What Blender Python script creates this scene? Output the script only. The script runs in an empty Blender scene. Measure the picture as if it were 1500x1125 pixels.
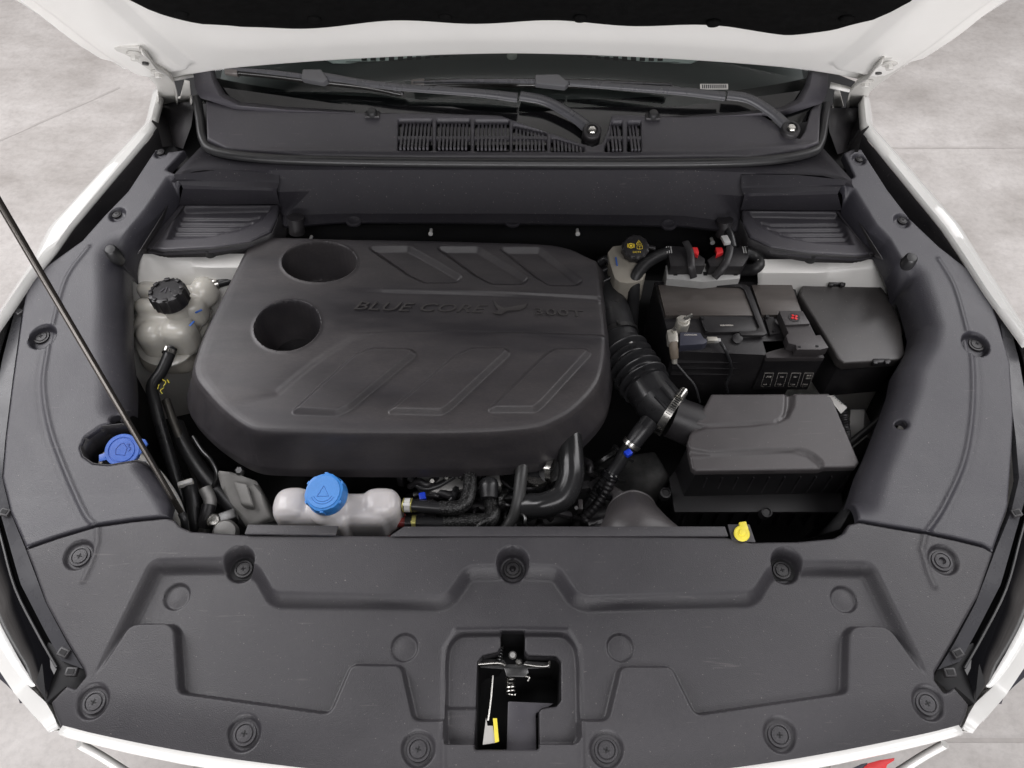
import bpy, bmesh, math, random
import numpy as np
from mathutils import Vector, Matrix
random.seed(4)
rad = math.radians
scene = bpy.context.scene
C = scene.collection

# ---------------------------------------------------------------- camera
CAM = np.array([0.0, -0.24, 2.094]); PITCH = 55.0; FPX = 1150.0
cd = bpy.data.cameras.new('camera'); co = bpy.data.objects.new('camera', cd); C.objects.link(co)
co.location = CAM; co.rotation_euler = (rad(90 - PITCH), 0, 0)
cd.sensor_width = 36; cd.lens = FPX / 1500 * 36; cd.clip_end = 200; cd.clip_start = 0.02
scene.camera = co
# ---------------------------------------------------------------- light: an indoor hall, soft light from high ceiling panels
w = bpy.data.worlds.new('World'); scene.world = w; w.use_nodes = True
w.node_tree.nodes['Background'].inputs[0].default_value = (1.0, 0.99, 0.985, 1)
w.node_tree.nodes['Background'].inputs[1].default_value = 0.05
def area(name, loc, target, size, sizey, power, col=(1, 0.98, 0.995)):
    l = bpy.data.lights.new(name, 'AREA'); l.shape = 'RECTANGLE'; l.size = size; l.size_y = sizey; l.energy = power; l.color = col
    o = bpy.data.objects.new(name, l); C.objects.link(o); o.location = loc
    o.rotation_euler = (Vector(target) - Vector(loc)).to_track_quat('-Z', 'Y').to_euler()
    return o
area('ceiling_lamp', (-3.8, 2.0, 4.6), (-0.6, 0.6, 0.9), 3.4, 5.0, 335)
area('ceiling_lamp', (3.8, 2.0, 4.6), (0.6, 0.6, 0.9), 3.4, 5.0, 225)
area('ceiling_lamp', (0.5, -2.4, 4.8), (0, 0.6, 1.0), 4.0, 1.6, 95)
area('low_front_fill', (0.0, -4.6, 0.62), (0, 1.0, 3.6), 7.0, 1.1, 370)  # added low fill lamp, no real source, brightens the bonnet underside
vs = scene.view_settings
vs.view_transform = 'Standard'; vs.look = 'None'; vs.gamma = 1; vs.exposure = 0.0; vs.use_curve_mapping = False

# ---------------------------------------------------------------- picking: a pixel gives a direction, a surface gives the distance
_cp, _sp = math.cos(rad(PITCH)), math.sin(rad(PITCH))
def ray(px, py):
    u = (px - 750) / FPX; v = (562.5 - py) / FPX
    return np.array([u, _cp + v * _sp, -_sp + v * _cp])
def P(px, py, z):
    d = ray(px, py); t = (z - CAM[2]) / d[2]
    return Vector(CAM + d * t)
def PS(px, py, surf, dz=0.0):                 # on a height function
    z = 0.95
    for _ in range(14):
        p = P(px, py, z); z = 0.5 * z + 0.5 * (surf(p.x, p.y) + dz)
    return P(px, py, z)
def PPL(px, py, p0, n):                        # on a plane
    d = ray(px, py); n = np.array(n); t = np.dot(np.array(p0) - CAM, n) / np.dot(d, n)
    return Vector(CAM + d * t)
def PX(px, py, x):                             # on the plane X = x
    d = ray(px, py); t = (x - CAM[0]) / d[0]
    return Vector(CAM + d * t)
def PY(px, py, y):
    d = ray(px, py); t = (y - CAM[1]) / d[1]
    return Vector(CAM + d * t)
_sy = np.array([-0.3, 0.0, 0.35, 0.7, 1.15, 1.5]); _sz = np.array([0.90, 0.93, 0.962, 1.005, 1.075, 1.11])
def S(x, y):                                   # the general upper surface of the panels round the bay
    return float(np.interp(y, _sy, _sz)) - 0.03 * (x / 0.75) ** 2
def Sv(X, Y):
    return np.interp(Y, _sy, _sz) - 0.03 * (X / 0.75) ** 2

# ---------------------------------------------------------------- materials
MATS = {}
def nn(nt, t, **kw):
    n = nt.nodes.new(t)
    for k, v in kw.items(): setattr(n, k, v)
    return n
def mat(name, col, rough=0.5, metal=0.0, var=0.0, scale=8.0, stretch=(1, 1, 1), grain=0.0, gscale=900.0, rvar=0.0,
        dust=0.0, dustcol=(0.32, 0.30, 0.28), rot=0.0, spec=0.5, coat=0.0, sss=0.0, emit=0.0, trans=0.0):
    if name in MATS: return MATS[name]
    m = bpy.data.materials.new(name); m.use_nodes = True; nt = m.node_tree; b = nt.nodes['Principled BSDF']
    b.inputs['Base Color'].default_value = (*col, 1); b.inputs['Roughness'].default_value = rough; b.inputs['Metallic'].default_value = metal
    b.inputs['Specular IOR Level'].default_value = spec
    if coat: b.inputs['Coat Weight'].default_value = coat; b.inputs['Coat Roughness'].default_value = 0.06
    if sss: b.inputs['Subsurface Weight'].default_value = sss; b.inputs['Subsurface Radius'].default_value = (0.02, 0.018, 0.014); b.inputs['Subsurface Scale'].default_value = 1.0
    if emit: b.inputs['Emission Color'].default_value = (*col, 1); b.inputs['Emission Strength'].default_value = emit
    if trans: b.inputs['Transmission Weight'].default_value = trans
    tc = nn(nt, 'ShaderNodeTexCoord'); mp = nn(nt, 'ShaderNodeMapping'); mp.inputs['Scale'].default_value = stretch; mp.inputs['Rotation'].default_value = (0, 0, rot)
    nt.links.new(tc.outputs['Object'], mp.inputs['Vector'])
    if var or rvar or dust:
        n1 = nn(nt, 'ShaderNodeTexNoise'); n1.inputs['Scale'].default_value = scale; n1.inputs['Detail'].default_value = 7; n1.inputs['Roughness'].default_value = 0.62
        nt.links.new(mp.outputs[0], n1.inputs['Vector'])
        colsock = None
        if var:
            mx = nn(nt, 'ShaderNodeMix', data_type='RGBA')
            r1 = nn(nt, 'ShaderNodeMapRange'); r1.inputs[1].default_value = 0.3; r1.inputs[2].default_value = 0.7
            nt.links.new(n1.outputs['Fac'], r1.inputs[0]); nt.links.new(r1.outputs[0], mx.inputs['Factor'])
            mx.inputs['A'].default_value = (*[c * (1 - var) for c in col], 1); mx.inputs['B'].default_value = (*[min(1, c * (1 + var)) for c in col], 1)
            colsock = mx.outputs['Result']
        if dust:
            n2 = nn(nt, 'ShaderNodeTexNoise'); n2.inputs['Scale'].default_value = scale * 0.55; n2.inputs['Detail'].default_value = 9; n2.inputs['Roughness'].default_value = 0.7
            nt.links.new(mp.outputs[0], n2.inputs['Vector'])
            n3 = nn(nt, 'ShaderNodeTexNoise'); n3.inputs['Scale'].default_value = scale * 40; n3.inputs['Detail'].default_value = 3
            nt.links.new(mp.outputs[0], n3.inputs['Vector'])
            r2 = nn(nt, 'ShaderNodeMapRange'); r2.inputs[1].default_value = 0.42; r2.inputs[2].default_value = 0.78; r2.inputs[4].default_value = dust
            nt.links.new(n2.outputs['Fac'], r2.inputs[0])
            mu = nn(nt, 'ShaderNodeMath', operation='MULTIPLY'); r3 = nn(nt, 'ShaderNodeMapRange'); r3.inputs[1].default_value = 0.3; r3.inputs[2].default_value = 0.7; r3.inputs[3].default_value = 0.6; r3.inputs[4].default_value = 1.3
            nt.links.new(n3.outputs['Fac'], r3.inputs[0]); nt.links.new(r2.outputs[0], mu.inputs[0]); nt.links.new(r3.outputs[0], mu.inputs[1])
            m2 = nn(nt, 'ShaderNodeMix', data_type='RGBA'); m2.inputs['B'].default_value = (*dustcol, 1)
            if colsock: nt.links.new(colsock, m2.inputs['A'])
            else: m2.inputs['A'].default_value = (*col, 1)
            n6 = nn(nt, 'ShaderNodeTexNoise'); n6.inputs['Scale'].default_value = 330; n6.inputs['Detail'].default_value = 1; nt.links.new(tc.outputs['Object'], n6.inputs['Vector'])
            r6 = nn(nt, 'ShaderNodeMapRange'); r6.inputs[1].default_value = 0.73; r6.inputs[2].default_value = 0.80; r6.inputs[4].default_value = 0.35; nt.links.new(n6.outputs['Fac'], r6.inputs[0])
            mpx = nn(nt, 'ShaderNodeMapping'); mpx.inputs['Scale'].default_value = (14, 150, 60); mpx.inputs['Rotation'].default_value = (0, 0, 0.7); nt.links.new(tc.outputs['Object'], mpx.inputs[0])
            n7 = nn(nt, 'ShaderNodeTexNoise'); n7.inputs['Scale'].default_value = 1.0; n7.inputs['Detail'].default_value = 2; nt.links.new(mpx.outputs[0], n7.inputs['Vector'])
            r7 = nn(nt, 'ShaderNodeMapRange'); r7.inputs[1].default_value = 0.70; r7.inputs[2].default_value = 0.78; r7.inputs[4].default_value = 0.10; nt.links.new(n7.outputs['Fac'], r7.inputs[0])
            a6 = nn(nt, 'ShaderNodeMath', operation='ADD'); nt.links.new(mu.outputs[0], a6.inputs[0]); nt.links.new(r6.outputs[0], a6.inputs[1])
            mu = nn(nt, 'ShaderNodeMath', operation='ADD', use_clamp=True); nt.links.new(a6.outputs[0], mu.inputs[0]); nt.links.new(r7.outputs[0], mu.inputs[1])
            nt.links.new(mu.outputs[0], m2.inputs['Factor']); colsock = m2.outputs['Result']
        if colsock: nt.links.new(colsock, b.inputs['Base Color'])
        if rvar:
            r4 = nn(nt, 'ShaderNodeMapRange'); r4.inputs[1].default_value = 0.3; r4.inputs[2].default_value = 0.7; r4.inputs[3].default_value = rough - rvar; r4.inputs[4].default_value = rough + rvar
            nt.links.new(n1.outputs['Fac'], r4.inputs[0]); nt.links.new(r4.outputs[0], b.inputs['Roughness'])
    if grain:
        n5 = nn(nt, 'ShaderNodeTexNoise'); n5.inputs['Scale'].default_value = gscale; n5.inputs['Detail'].default_value = 2
        nt.links.new(tc.outputs['Object'], n5.inputs['Vector'])
        bp = nn(nt, 'ShaderNodeBump'); bp.inputs['Strength'].default_value = grain; bp.inputs['Distance'].default_value = 0.0006
        nt.links.new(n5.outputs['Fac'], bp.inputs['Height']); nt.links.new(bp.outputs[0], b.inputs['Normal'])
    MATS[name] = m; return m
M_PANEL = mat('panel plastic', (0.0325, 0.0308, 0.0352), 0.45, var=0.20, scale=3.5, rvar=0.09, grain=0.8, gscale=700, dust=0.05)
M_TRIM = mat('trim plastic', (0.035, 0.034, 0.0425), 0.42, var=0.18, scale=3.5, rvar=0.08, grain=0.7, gscale=700, dust=0.05)
M_COVER = mat('engine cover plastic', (0.035, 0.0325, 0.0365), 0.42, var=0.22, scale=6, stretch=(0.55, 2.4, 1), rot=0.75, rvar=0.10, grain=0.35, gscale=800, dust=0.55, dustcol=(0.115, 0.103, 0.099))
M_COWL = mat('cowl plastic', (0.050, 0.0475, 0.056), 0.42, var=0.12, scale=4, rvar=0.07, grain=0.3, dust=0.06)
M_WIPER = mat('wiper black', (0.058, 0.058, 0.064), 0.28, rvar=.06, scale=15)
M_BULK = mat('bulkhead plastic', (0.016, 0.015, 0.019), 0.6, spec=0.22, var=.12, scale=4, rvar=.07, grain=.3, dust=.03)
M_BLACK = mat('black plastic', (0.017, 0.016, 0.018), 0.42, var=0.2, scale=9, rvar=0.08, grain=0.2, dust=0.06)
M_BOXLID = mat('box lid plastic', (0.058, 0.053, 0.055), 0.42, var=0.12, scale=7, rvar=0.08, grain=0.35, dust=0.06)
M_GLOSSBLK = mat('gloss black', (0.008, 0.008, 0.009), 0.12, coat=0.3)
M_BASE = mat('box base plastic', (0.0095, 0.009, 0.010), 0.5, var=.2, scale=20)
M_BAY = mat('bay black', (0.008, 0.008, 0.009), 0.7, var=0.3, scale=12)
M_RUBBER = mat('rubber', (0.018, 0.018, 0.019), 0.42, var=0.2, scale=20, rvar=0.1)
M_HOSE = mat('hose rubber', (0.020, 0.020, 0.0215), 0.32, var=0.2, scale=25, rvar=0.1)
M_WHITE = mat('white paint', (0.76, 0.755, 0.73), 0.22, coat=0.5, var=0.02, scale=3)
M_UNDER = mat('white underside paint', (0.80, 0.79, 0.76), 0.32, coat=0.2, var=0.03, scale=4)
M_HINGE = mat('hinge paint', (0.56, 0.55, 0.52), 0.35, coat=.2, var=.05, scale=12)
M_PAD = mat('insulation pad', (0.0045, 0.0045, 0.0045), 0.95, spec=0.05, var=0.3, scale=60, grain=0.8, gscale=500)
M_STEEL = mat('steel', (0.55, 0.54, 0.51), 0.28, metal=1, rvar=0.1, scale=60)
M_ALLOY = mat('cast alloy', (0.36, 0.355, 0.345), 0.48, metal=0.75, var=0.25, scale=30, grain=0.3)
M_DARKSTEEL = mat('dark steel', (0.10, 0.10, 0.10), 0.35, metal=0.9, var=0.3, scale=50)
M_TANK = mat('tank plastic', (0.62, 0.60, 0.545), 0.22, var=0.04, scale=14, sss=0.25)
M_TANKW = mat('white tank plastic', (0.70, 0.69, 0.66), 0.3, var=0.05, scale=14, sss=0.25)
M_BLUE = mat('blue plastic', (0.045, 0.24, 0.66), 0.42, grain=0.2, var=0.08, scale=30)
M_BLUE2 = mat('washer blue', (0.055, 0.14, 0.50), 0.36, grain=0.2, var=0.08, scale=30)
M_YEL = mat('yellow plastic', (0.78, 0.66, 0.06), 0.45, var=0.06, scale=40)
M_RED = mat('red plastic', (0.75, 0.03, 0.035), 0.4)
M_PRINTY = mat('yellow print', (0.88, 0.66, 0.05), 0.6)
M_PRINTW = mat('pale print', (0.80, 0.76, 0.70), 0.6)
M_GREYCON = mat('grey connector', (0.46, 0.46, 0.45), 0.45, var=0.1, scale=40)
M_NAVY = mat('sensor case', (0.05, 0.052, 0.075), 0.45, grain=0.3)
M_LABEL = mat('grey label', (0.42, 0.41, 0.39), 0.5)
M_LIP = mat('dark print', (0.03, 0.03, 0.032), 0.5)
def braid_mat():
    m = mat('braided sleeve', (0.014, 0.014, 0.015), 0.4); nt = m.node_tree; b = nt.nodes['Principled BSDF']
    tc = nn(nt, 'ShaderNodeTexCoord'); ck = nn(nt, 'ShaderNodeTexVoronoi'); ck.inputs['Scale'].default_value = 330
    nt.links.new(tc.outputs['Object'], ck.inputs['Vector'])
    rp = nn(nt, 'ShaderNodeMapRange'); rp.inputs[1].default_value = 0.1; rp.inputs[2].default_value = 0.55; rp.inputs[3].default_value = 0.075; rp.inputs[4].default_value = 0.006
    nt.links.new(ck.outputs['Distance'], rp.inputs[0]); cb = nn(nt, 'ShaderNodeCombineColor')
    for i in range(3): nt.links.new(rp.outputs[0], cb.inputs[i])
    nt.links.new(cb.outputs[0], b.inputs['Base Color'])
    bp = nn(nt, 'ShaderNodeBump'); bp.inputs['Distance'].default_value = 0.001; bp.inputs['Strength'].default_value = 0.6; bp.invert = True
    nt.links.new(ck.outputs['Distance'], bp.inputs['Height']); nt.links.new(bp.outputs[0], b.inputs['Normal'])
    return m
M_BRAID = braid_mat()
def glass_mat():
    m = bpy.data.materials.new('windscreen glass'); m.use_nodes = True; nt = m.node_tree; nt.nodes.remove(nt.nodes['Principled BSDF'])
    out = nt.nodes['Material Output']; mx = nn(nt, 'ShaderNodeMixShader'); fr = nn(nt, 'ShaderNodeFresnel'); fr.inputs[0].default_value = 1.6
    tr = nn(nt, 'ShaderNodeBsdfTransparent'); tr.inputs[0].default_value = (0.78, 0.84, 0.82, 1); gl = nn(nt, 'ShaderNodeBsdfGlossy'); gl.inputs['Roughness'].default_value = 0.02
    nt.links.new(fr.outputs[0], mx.inputs[0]); nt.links.new(tr.outputs[0], mx.inputs[1]); nt.links.new(gl.outputs[0], mx.inputs[2]); nt.links.new(mx.outputs[0], out.inputs[0])
    return m
M_GLASS = glass_mat()
def lens_mat():
    m = mat('headlight lens', (0.003, 0.003, 0.004), 0.05, spec=0.45); return m
M_LENS = lens_mat()
M_DRL = mat('headlight clear strip', (0.85, 0.85, 0.83), 0.12, coat=0.4, var=0.1, scale=90)
def concrete():
    m = bpy.data.materials.new('concrete floor'); m.use_nodes = True; nt = m.node_tree; b = nt.nodes['Principled BSDF']
    tc = nn(nt, 'ShaderNodeTexCoord')
    def noise(s, d, r=0.6, vec=None):
        n = nn(nt, 'ShaderNodeTexNoise'); n.inputs['Scale'].default_value = s; n.inputs['Detail'].default_value = d; n.inputs['Roughness'].default_value = r
        nt.links.new(vec or tc.outputs['Object'], n.inputs['Vector']); return n
    mp = nn(nt, 'ShaderNodeMapping'); mp.inputs['Scale'].default_value = (0.9, 1.7, 1); mp.inputs['Rotation'].default_value = (0, 0, 0.5); nt.links.new(tc.outputs['Object'], mp.inputs[0])
    a = noise(1.9, 9, 0.68); c = noise(2.2, 10, 0.72, mp.outputs[0]); f = noise(45, 6, 0.7)
    ramp = nn(nt, 'ShaderNodeValToRGB'); e = ramp.color_ramp.elements; e[0].position = 0.36; e[0].color = (0.36, 0.333, 0.312, 1); e[1].position = 0.62; e[1].color = (0.62, 0.592, 0.57, 1)
    ad = nn(nt, 'ShaderNodeMath', operation='MULTIPLY_ADD'); ad.inputs[1].default_value = 0.55
    nt.links.new(c.outputs['Fac'], ad.inputs[0]); mu = nn(nt, 'ShaderNodeMath', operation='MULTIPLY'); mu.inputs[1].default_value = 0.45; nt.links.new(a.outputs['Fac'], mu.inputs[0]); nt.links.new(mu.outputs[0], ad.inputs[2])
    nt.links.new(ad.outputs[0], ramp.inputs[0])
    mx = nn(nt, 'ShaderNodeMix', data_type='RGBA', blend_type='MULTIPLY'); mx.inputs['Factor'].default_value = 1
    r = nn(nt, 'ShaderNodeMapRange'); r.inputs[1].default_value = 0.3; r.inputs[2].default_value = 0.55; r.inputs[3].default_value = 0.86; r.inputs[4].default_value = 1.0
    nt.links.new(f.outputs['Fac'], r.inputs[0]); cb = nn(nt, 'ShaderNodeCombineColor')
    for i in range(3): nt.links.new(r.outputs[0], cb.inputs[i])
    nt.links.new(ramp.outputs[0], mx.inputs['A']); nt.links.new(cb.outputs[0], mx.inputs['B']); nt.links.new(mx.outputs['Result'], b.inputs['Base Color'])
    rr = nn(nt, 'ShaderNodeMapRange'); rr.inputs[3].default_value = 0.35; rr.inputs[4].default_value = 0.65; nt.links.new(a.outputs['Fac'], rr.inputs[0]); nt.links.new(rr.outputs[0], b.inputs['Roughness'])
    bp = nn(nt, 'ShaderNodeBump'); bp.inputs['Strength'].default_value = 0.12; bp.inputs['Distance'].default_value = 0.01; nt.links.new(f.outputs['Fac'], bp.inputs['Height']); nt.links.new(bp.outputs[0], b.inputs['Normal'])
    return m
M_FLOOR = concrete()
M_JOINT = mat('floor joint', (0.45, 0.425, 0.405), 0.8, var=0.15, scale=9)

# ---------------------------------------------------------------- objects
WL = {}
def tag(o, label=None, cat=None, group=None, kind=None):
    if label: o['label'] = label
    if cat: o['category'] = cat
    if group: o['group'] = group
    if kind: o['kind'] = kind
    return o
def put(o, loc, parent=None):
    C.objects.link(o); loc = Vector(loc); o.location = loc; WL[o.name] = loc
    if parent is not None:
        o.parent = parent; o.matrix_parent_inverse = Matrix.Translation(-WL[parent.name])
    return o
def thing(name, label, cat, loc=(0, 0, 0), group=None):
    o = bpy.data.objects.new(name, None); o.empty_display_size = 0.05
    return tag(put(o, loc), label, cat, group)
def mesh(name, verts, faces, m, parent=None, smooth=True, angle=40, recenter=True):
    V = np.array([tuple(v) for v in verts], dtype=float)
    c = (V.min(0) + V.max(0)) / 2 if recenter else np.zeros(3)
    me = bpy.data.meshes.new(name)
    me.from_pydata([tuple(v) for v in (V - c)], [], [tuple(f) for f in faces]); me.materials.append(m)
    finish(me, smooth, angle)
    return put(bpy.data.objects.new(name, me), c, parent)
def finish(me, smooth=True, angle=40):
    bm = bmesh.new(); bm.from_mesh(me)
    bmesh.ops.recalc_face_normals(bm, faces=bm.faces)
    bm.to_mesh(me); bm.free()
    if smooth:
        me.shade_smooth(); me.set_sharp_from_angle(angle=rad(angle))
    me.update()
def from_bm(name, bm, m, parent=None, smooth=True, angle=35):
    V = np.array([v.co[:] for v in bm.verts]); c = Vector((V.min(0) + V.max(0)) / 2)
    bmesh.ops.recalc_face_normals(bm, faces=bm.faces)
    bmesh.ops.translate(bm, verts=bm.verts, vec=-c)
    me = bpy.data.meshes.new(name); bm.to_mesh(me); bm.free(); me.materials.append(m)
    if smooth: me.shade_smooth(); me.set_sharp_from_angle(angle=rad(angle))
    return put(bpy.data.objects.new(name, me), c, parent)
def prism_bm(top, bot, bevel=0.0, seg=2):
    bm = bmesh.new()
    a = [bm.verts.new(p) for p in top]; b = [bm.verts.new(p) for p in bot]; n = len(a)
    bm.faces.new(a); bm.faces.new(b[::-1])
    for i in range(n): bm.faces.new((a[i], b[i], b[(i + 1) % n], a[(i + 1) % n]))
    bmesh.ops.recalc_face_normals(bm, faces=bm.faces)
    if bevel: bmesh.ops.bevel(bm, geom=list(bm.edges), offset=bevel, segments=seg, profile=0.6, affect='EDGES', clamp_overlap=True)
    return bm
def prism(name, top, depth, m, parent=None, bevel=0.003, draft=0.0, seg=2, direction=(0, 0, -1)):
    """closed solid: polygon `top` pushed `depth` along direction; draft widens the bottom (metres)"""
    top = [Vector(p) for p in top]; c = sum(top, Vector()) / len(top); d = Vector(direction).normalized()
    bot = []
    for p in top:
        r = p - c; r = r - d * r.dot(d); L = r.length or 1
        bot.append(p + d * depth + r / L * draft)
    return from_bm(name, prism_bm(top, bot, bevel, seg), m, parent)
def ppx(pts, z): return [P(a, b, z) for a, b in pts]
def obox(name, c, size, m, parent=None, rz=0.0, bevel=0.002, ax=None):
    c = Vector(c); sx, sy, sz = [s / 2 for s in size]
    R = ax if ax is not None else Matrix.Rotation(rz, 3, 'Z')
    top = [c + R @ Vector(q) for q in ((-sx, -sy, sz), (sx, -sy, sz), (sx, sy, sz), (-sx, sy, sz))]
    bot = [c + R @ Vector(q) for q in ((-sx, -sy, -sz), (sx, -sy, -sz), (sx, sy, -sz), (-sx, sy, -sz))]
    return from_bm(name, prism_bm(top, bot, bevel, 2), m, parent)
def spline(pts, sub=8):
    pts = [np.array(tuple(p), dtype=float) for p in pts]
    if len(pts) < 3 or sub <= 1:
        if sub <= 1: return pts
        return [pts[0] + (pts[1] - pts[0]) * i / sub for i in range(sub + 1)]
    q = [2 * pts[0] - pts[1]] + pts + [2 * pts[-1] - pts[-2]]; out = []
    for i in range(1, len(q) - 2):
        for k in range(sub):
            t = k / sub; a, b, c, d = q[i - 1], q[i], q[i + 1], q[i + 2]
            out.append(0.5 * (2 * b + (c - a) * t + (2 * a - 5 * b + 4 * c - d) * t * t + (3 * b - a - 3 * c + d) * t ** 3))
    out.append(pts[-1]); return out
def tube(name, pts, r, m, parent=None, n=12, sub=8, prof=None, flat=(1, 1), up=(0, 0, 1)):
    pl = spline(pts, sub); N = len(pl); V = []; F = []
    rr = np.interp(np.linspace(0, 1, N), np.linspace(0, 1, len(r)), r) if hasattr(r, '__len__') else [r] * N
    L = np.concatenate([[0], np.cumsum([np.linalg.norm(pl[i + 1] - pl[i]) for i in range(N - 1)])])
    u = Vector(up)
    for i in range(N):
        t = Vector(pl[min(i + 1, N - 1)] - pl[max(i - 1, 0)]).normalized()
        u = u - t * u.dot(t)
        if u.length < 1e-4: u = t.orthogonal()
        u.normalize(); v = t.cross(u)
        R = rr[i] * (prof(L[i]) if prof else 1)
        for k in range(n):
            a = 2 * math.pi * k / n
            V.append(Vector(pl[i]) + v * math.cos(a) * R * flat[0] + u * math.sin(a) * R * flat[1])
    for i in range(N - 1):
        for k in range(n): F.append((i * n + k, i * n + (k + 1) % n, (i + 1) * n + (k + 1) % n, (i + 1) * n + k))
    F.append(tuple(range(n))[::-1]); F.append(tuple((N - 1) * n + k for k in range(n)))
    return mesh(name, V, F, m, parent, angle=50)
def frame(axis, xdir=(1, 0, 0)):
    z = Vector(axis).normalized(); x = Vector(xdir); x = x - z * x.dot(z)
    if x.length < 1e-4: x = z.orthogonal()
    x.normalize(); y = z.cross(x)
    return Matrix((x, y, z)).transposed()
def lathe(name, prof, org, axis, m, parent=None, n=32, ribs=0, ribd=0.0, ribrange=None, squash=1.0, xdir=(1, 0, 0), angle=35):
    R = frame(axis, xdir); V = []; F = []
    for i, (r, h) in enumerate(prof):
        for k in range(n):
            a = 2 * math.pi * k / n; q = r
            if ribs and ribrange and ribrange[0] <= i <= ribrange[1]: q = r + ribd * (1 if math.sin(a * ribs) > 0.25 else 0)
            V.append(Vector(org) + R @ Vector((q * math.cos(a), q * math.sin(a) * squash, h)))
    for i in range(len(prof) - 1):
        for k in range(n): F.append((i * n + k, i * n + (k + 1) % n, (i + 1) * n + (k + 1) % n, (i + 1) * n + k))
    F.append(tuple(range(n))[::-1]); F.append(tuple((len(prof) - 1) * n + k for k in range(n)))
    return mesh(name, V, F, m, parent, angle=angle)
def loft(name, lines, m, parent=None, res=40, closed=False, thick=0.0, angle=40, smooth=True):
    L = []
    for ln in lines:
        pl = np.array([np.array(tuple(p)) for p in ln]); d = np.concatenate([[0], np.cumsum(np.linalg.norm(np.diff(pl, axis=0), axis=1))])
        t = np.linspace(0, d[-1], res); L.append(np.stack([np.interp(t, d, pl[:, i]) for i in range(3)], 1))
    V = np.concatenate(L); F = []
    for i in range(len(L) - 1):
        for k in range(res - 1): F.append((i * res + k, i * res + k + 1, (i + 1) * res + k + 1, (i + 1) * res + k))
    o = mesh(name, V, F, m, parent, smooth, angle)
    if thick:
        s = o.modifiers.new('thickness', 'SOLIDIFY'); s.thickness = thick; s.offset = 0
    return o
def ball(bm, c, r, sub=3):
    mt = Matrix.Translation(Vector(c)) @ Matrix.Diagonal((*r, 1)) if hasattr(r, '__len__') else Matrix.Translation(Vector(c)) @ Matrix.Scale(r, 4)
    bmesh.ops.create_icosphere(bm, subdivisions=sub, radius=1, matrix=mt)
def rbox(bm, c, size, bevel, R=None):
    b2 = bmesh.new(); bmesh.ops.create_cube(b2, size=1)
    bmesh.ops.scale(b2, vec=size, verts=b2.verts)
    bmesh.ops.bevel(b2, geom=list(b2.edges), offset=bevel, segments=4, profile=0.5, affect='EDGES')
    if R is not None: bmesh.ops.rotate(b2, cent=(0, 0, 0), matrix=R, verts=b2.verts)
    bmesh.ops.translate(b2, verts=b2.verts, vec=Vector(c))
    me = bpy.data.meshes.new('tmp'); b2.to_mesh(me); b2.free(); bm.from_mesh(me); bpy.data.meshes.remove(me)
def blob(name, bm, m, parent=None, voxel=0.004, smooth=6):
    o = from_bm(name, bm, m, parent)
    r = o.modifiers.new('union', 'REMESH'); r.mode = 'VOXEL'; r.voxel_size = voxel; r.use_smooth_shade = True
    s = o.modifiers.new('soften', 'SMOOTH'); s.factor = 0.5; s.iterations = smooth
    return o
def text(name, body, org, xdir, ydir, size, m, parent=None, extrude=0.0004, shear=0.0, sx=1.0, align='LEFT'):
    cu = bpy.data.curves.new(name, 'FONT'); cu.body = body; cu.size = 1; cu.extrude = extrude / size; cu.shear = shear; cu.align_x = align; cu.resolution_u = 2
    t = bpy.data.objects.new('tmp_text', cu); C.objects.link(t)
    dg = bpy.context.evaluated_depsgraph_get(); me0 = bpy.data.meshes.new_from_object(t.evaluated_get(dg))
    x = Vector(xdir).normalized(); y = Vector(ydir); y = (y - x * y.dot(x)).normalized(); z = x.cross(y)
    V = [Vector(org) + x * v.co.x * size * sx + y * v.co.y * size + z * v.co.z * size for v in me0.vertices]
    F = [tuple(p.vertices) for p in me0.polygons]
    bpy.data.objects.remove(t); bpy.data.curves.remove(cu)
    return mesh(name, V, F, m, parent, smooth=False)

# ---------------------------------------------------------------- moulded panels: a height field with its own relief
def sdist(X, Y, poly, closed=True):
    """distance, nearest point, inside flag"""
    poly = np.array(poly)[:, :2]; n = len(poly); best = np.full(X.shape, 1e9); nx = np.zeros_like(X); ny = np.zeros_like(X); ins = np.zeros(X.shape, bool)
    for i in range(n if closed else n - 1):
        a = poly[i]; b = poly[(i + 1) % n]; e = b - a; L = e @ e + 1e-12
        t = np.clip(((X - a[0]) * e[0] + (Y - a[1]) * e[1]) / L, 0, 1)
        qx = a[0] + t * e[0]; qy = a[1] + t * e[1]; d = (X - qx) ** 2 + (Y - qy) ** 2
        k = d < best; best[k] = d[k]; nx[k] = qx[k]; ny[k] = qy[k]
        if closed:
            c = (a[1] > Y) != (b[1] > Y)
            xi = a[0] + (Y - a[1]) * e[0] / (e[1] if abs(e[1]) > 1e-12 else 1e-12)
            ins ^= c & (X < xi)
    return np.sqrt(best), nx, ny, ins
def chaikin(pts, it=2):
    for _ in range(it):
        o = []; n = len(pts)
        for i in range(n):
            a, b = pts[i], pts[(i + 1) % n]
            o += [tuple(0.75 * p + 0.25 * q for p, q in zip(a, b)), tuple(0.25 * p + 0.75 * q for p, q in zip(a, b))]
        pts = o
    return pts
def fillet(pts, r, n=5):
    out = []; N = len(pts)
    for i in range(N):
        p = Vector(pts[i][:2]); a = Vector(pts[i - 1][:2]) - p; b = Vector(pts[(i + 1) % N][:2]) - p
        k = min(r, a.length * .45, b.length * .45)
        if k < 1e-5: out.append(tuple(p)); continue
        p0 = p + a.normalized() * k; p1 = p + b.normalized() * k
        for j in range(n + 1):
            t = j / n; q = p0 * (1 - t) ** 2 + p * 2 * t * (1 - t) + p1 * t * t; out.append((q.x, q.y))
    return out
def sm(t):
    t = np.clip(t, 0, 1); return t * t * (3 - 2 * t)
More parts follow.
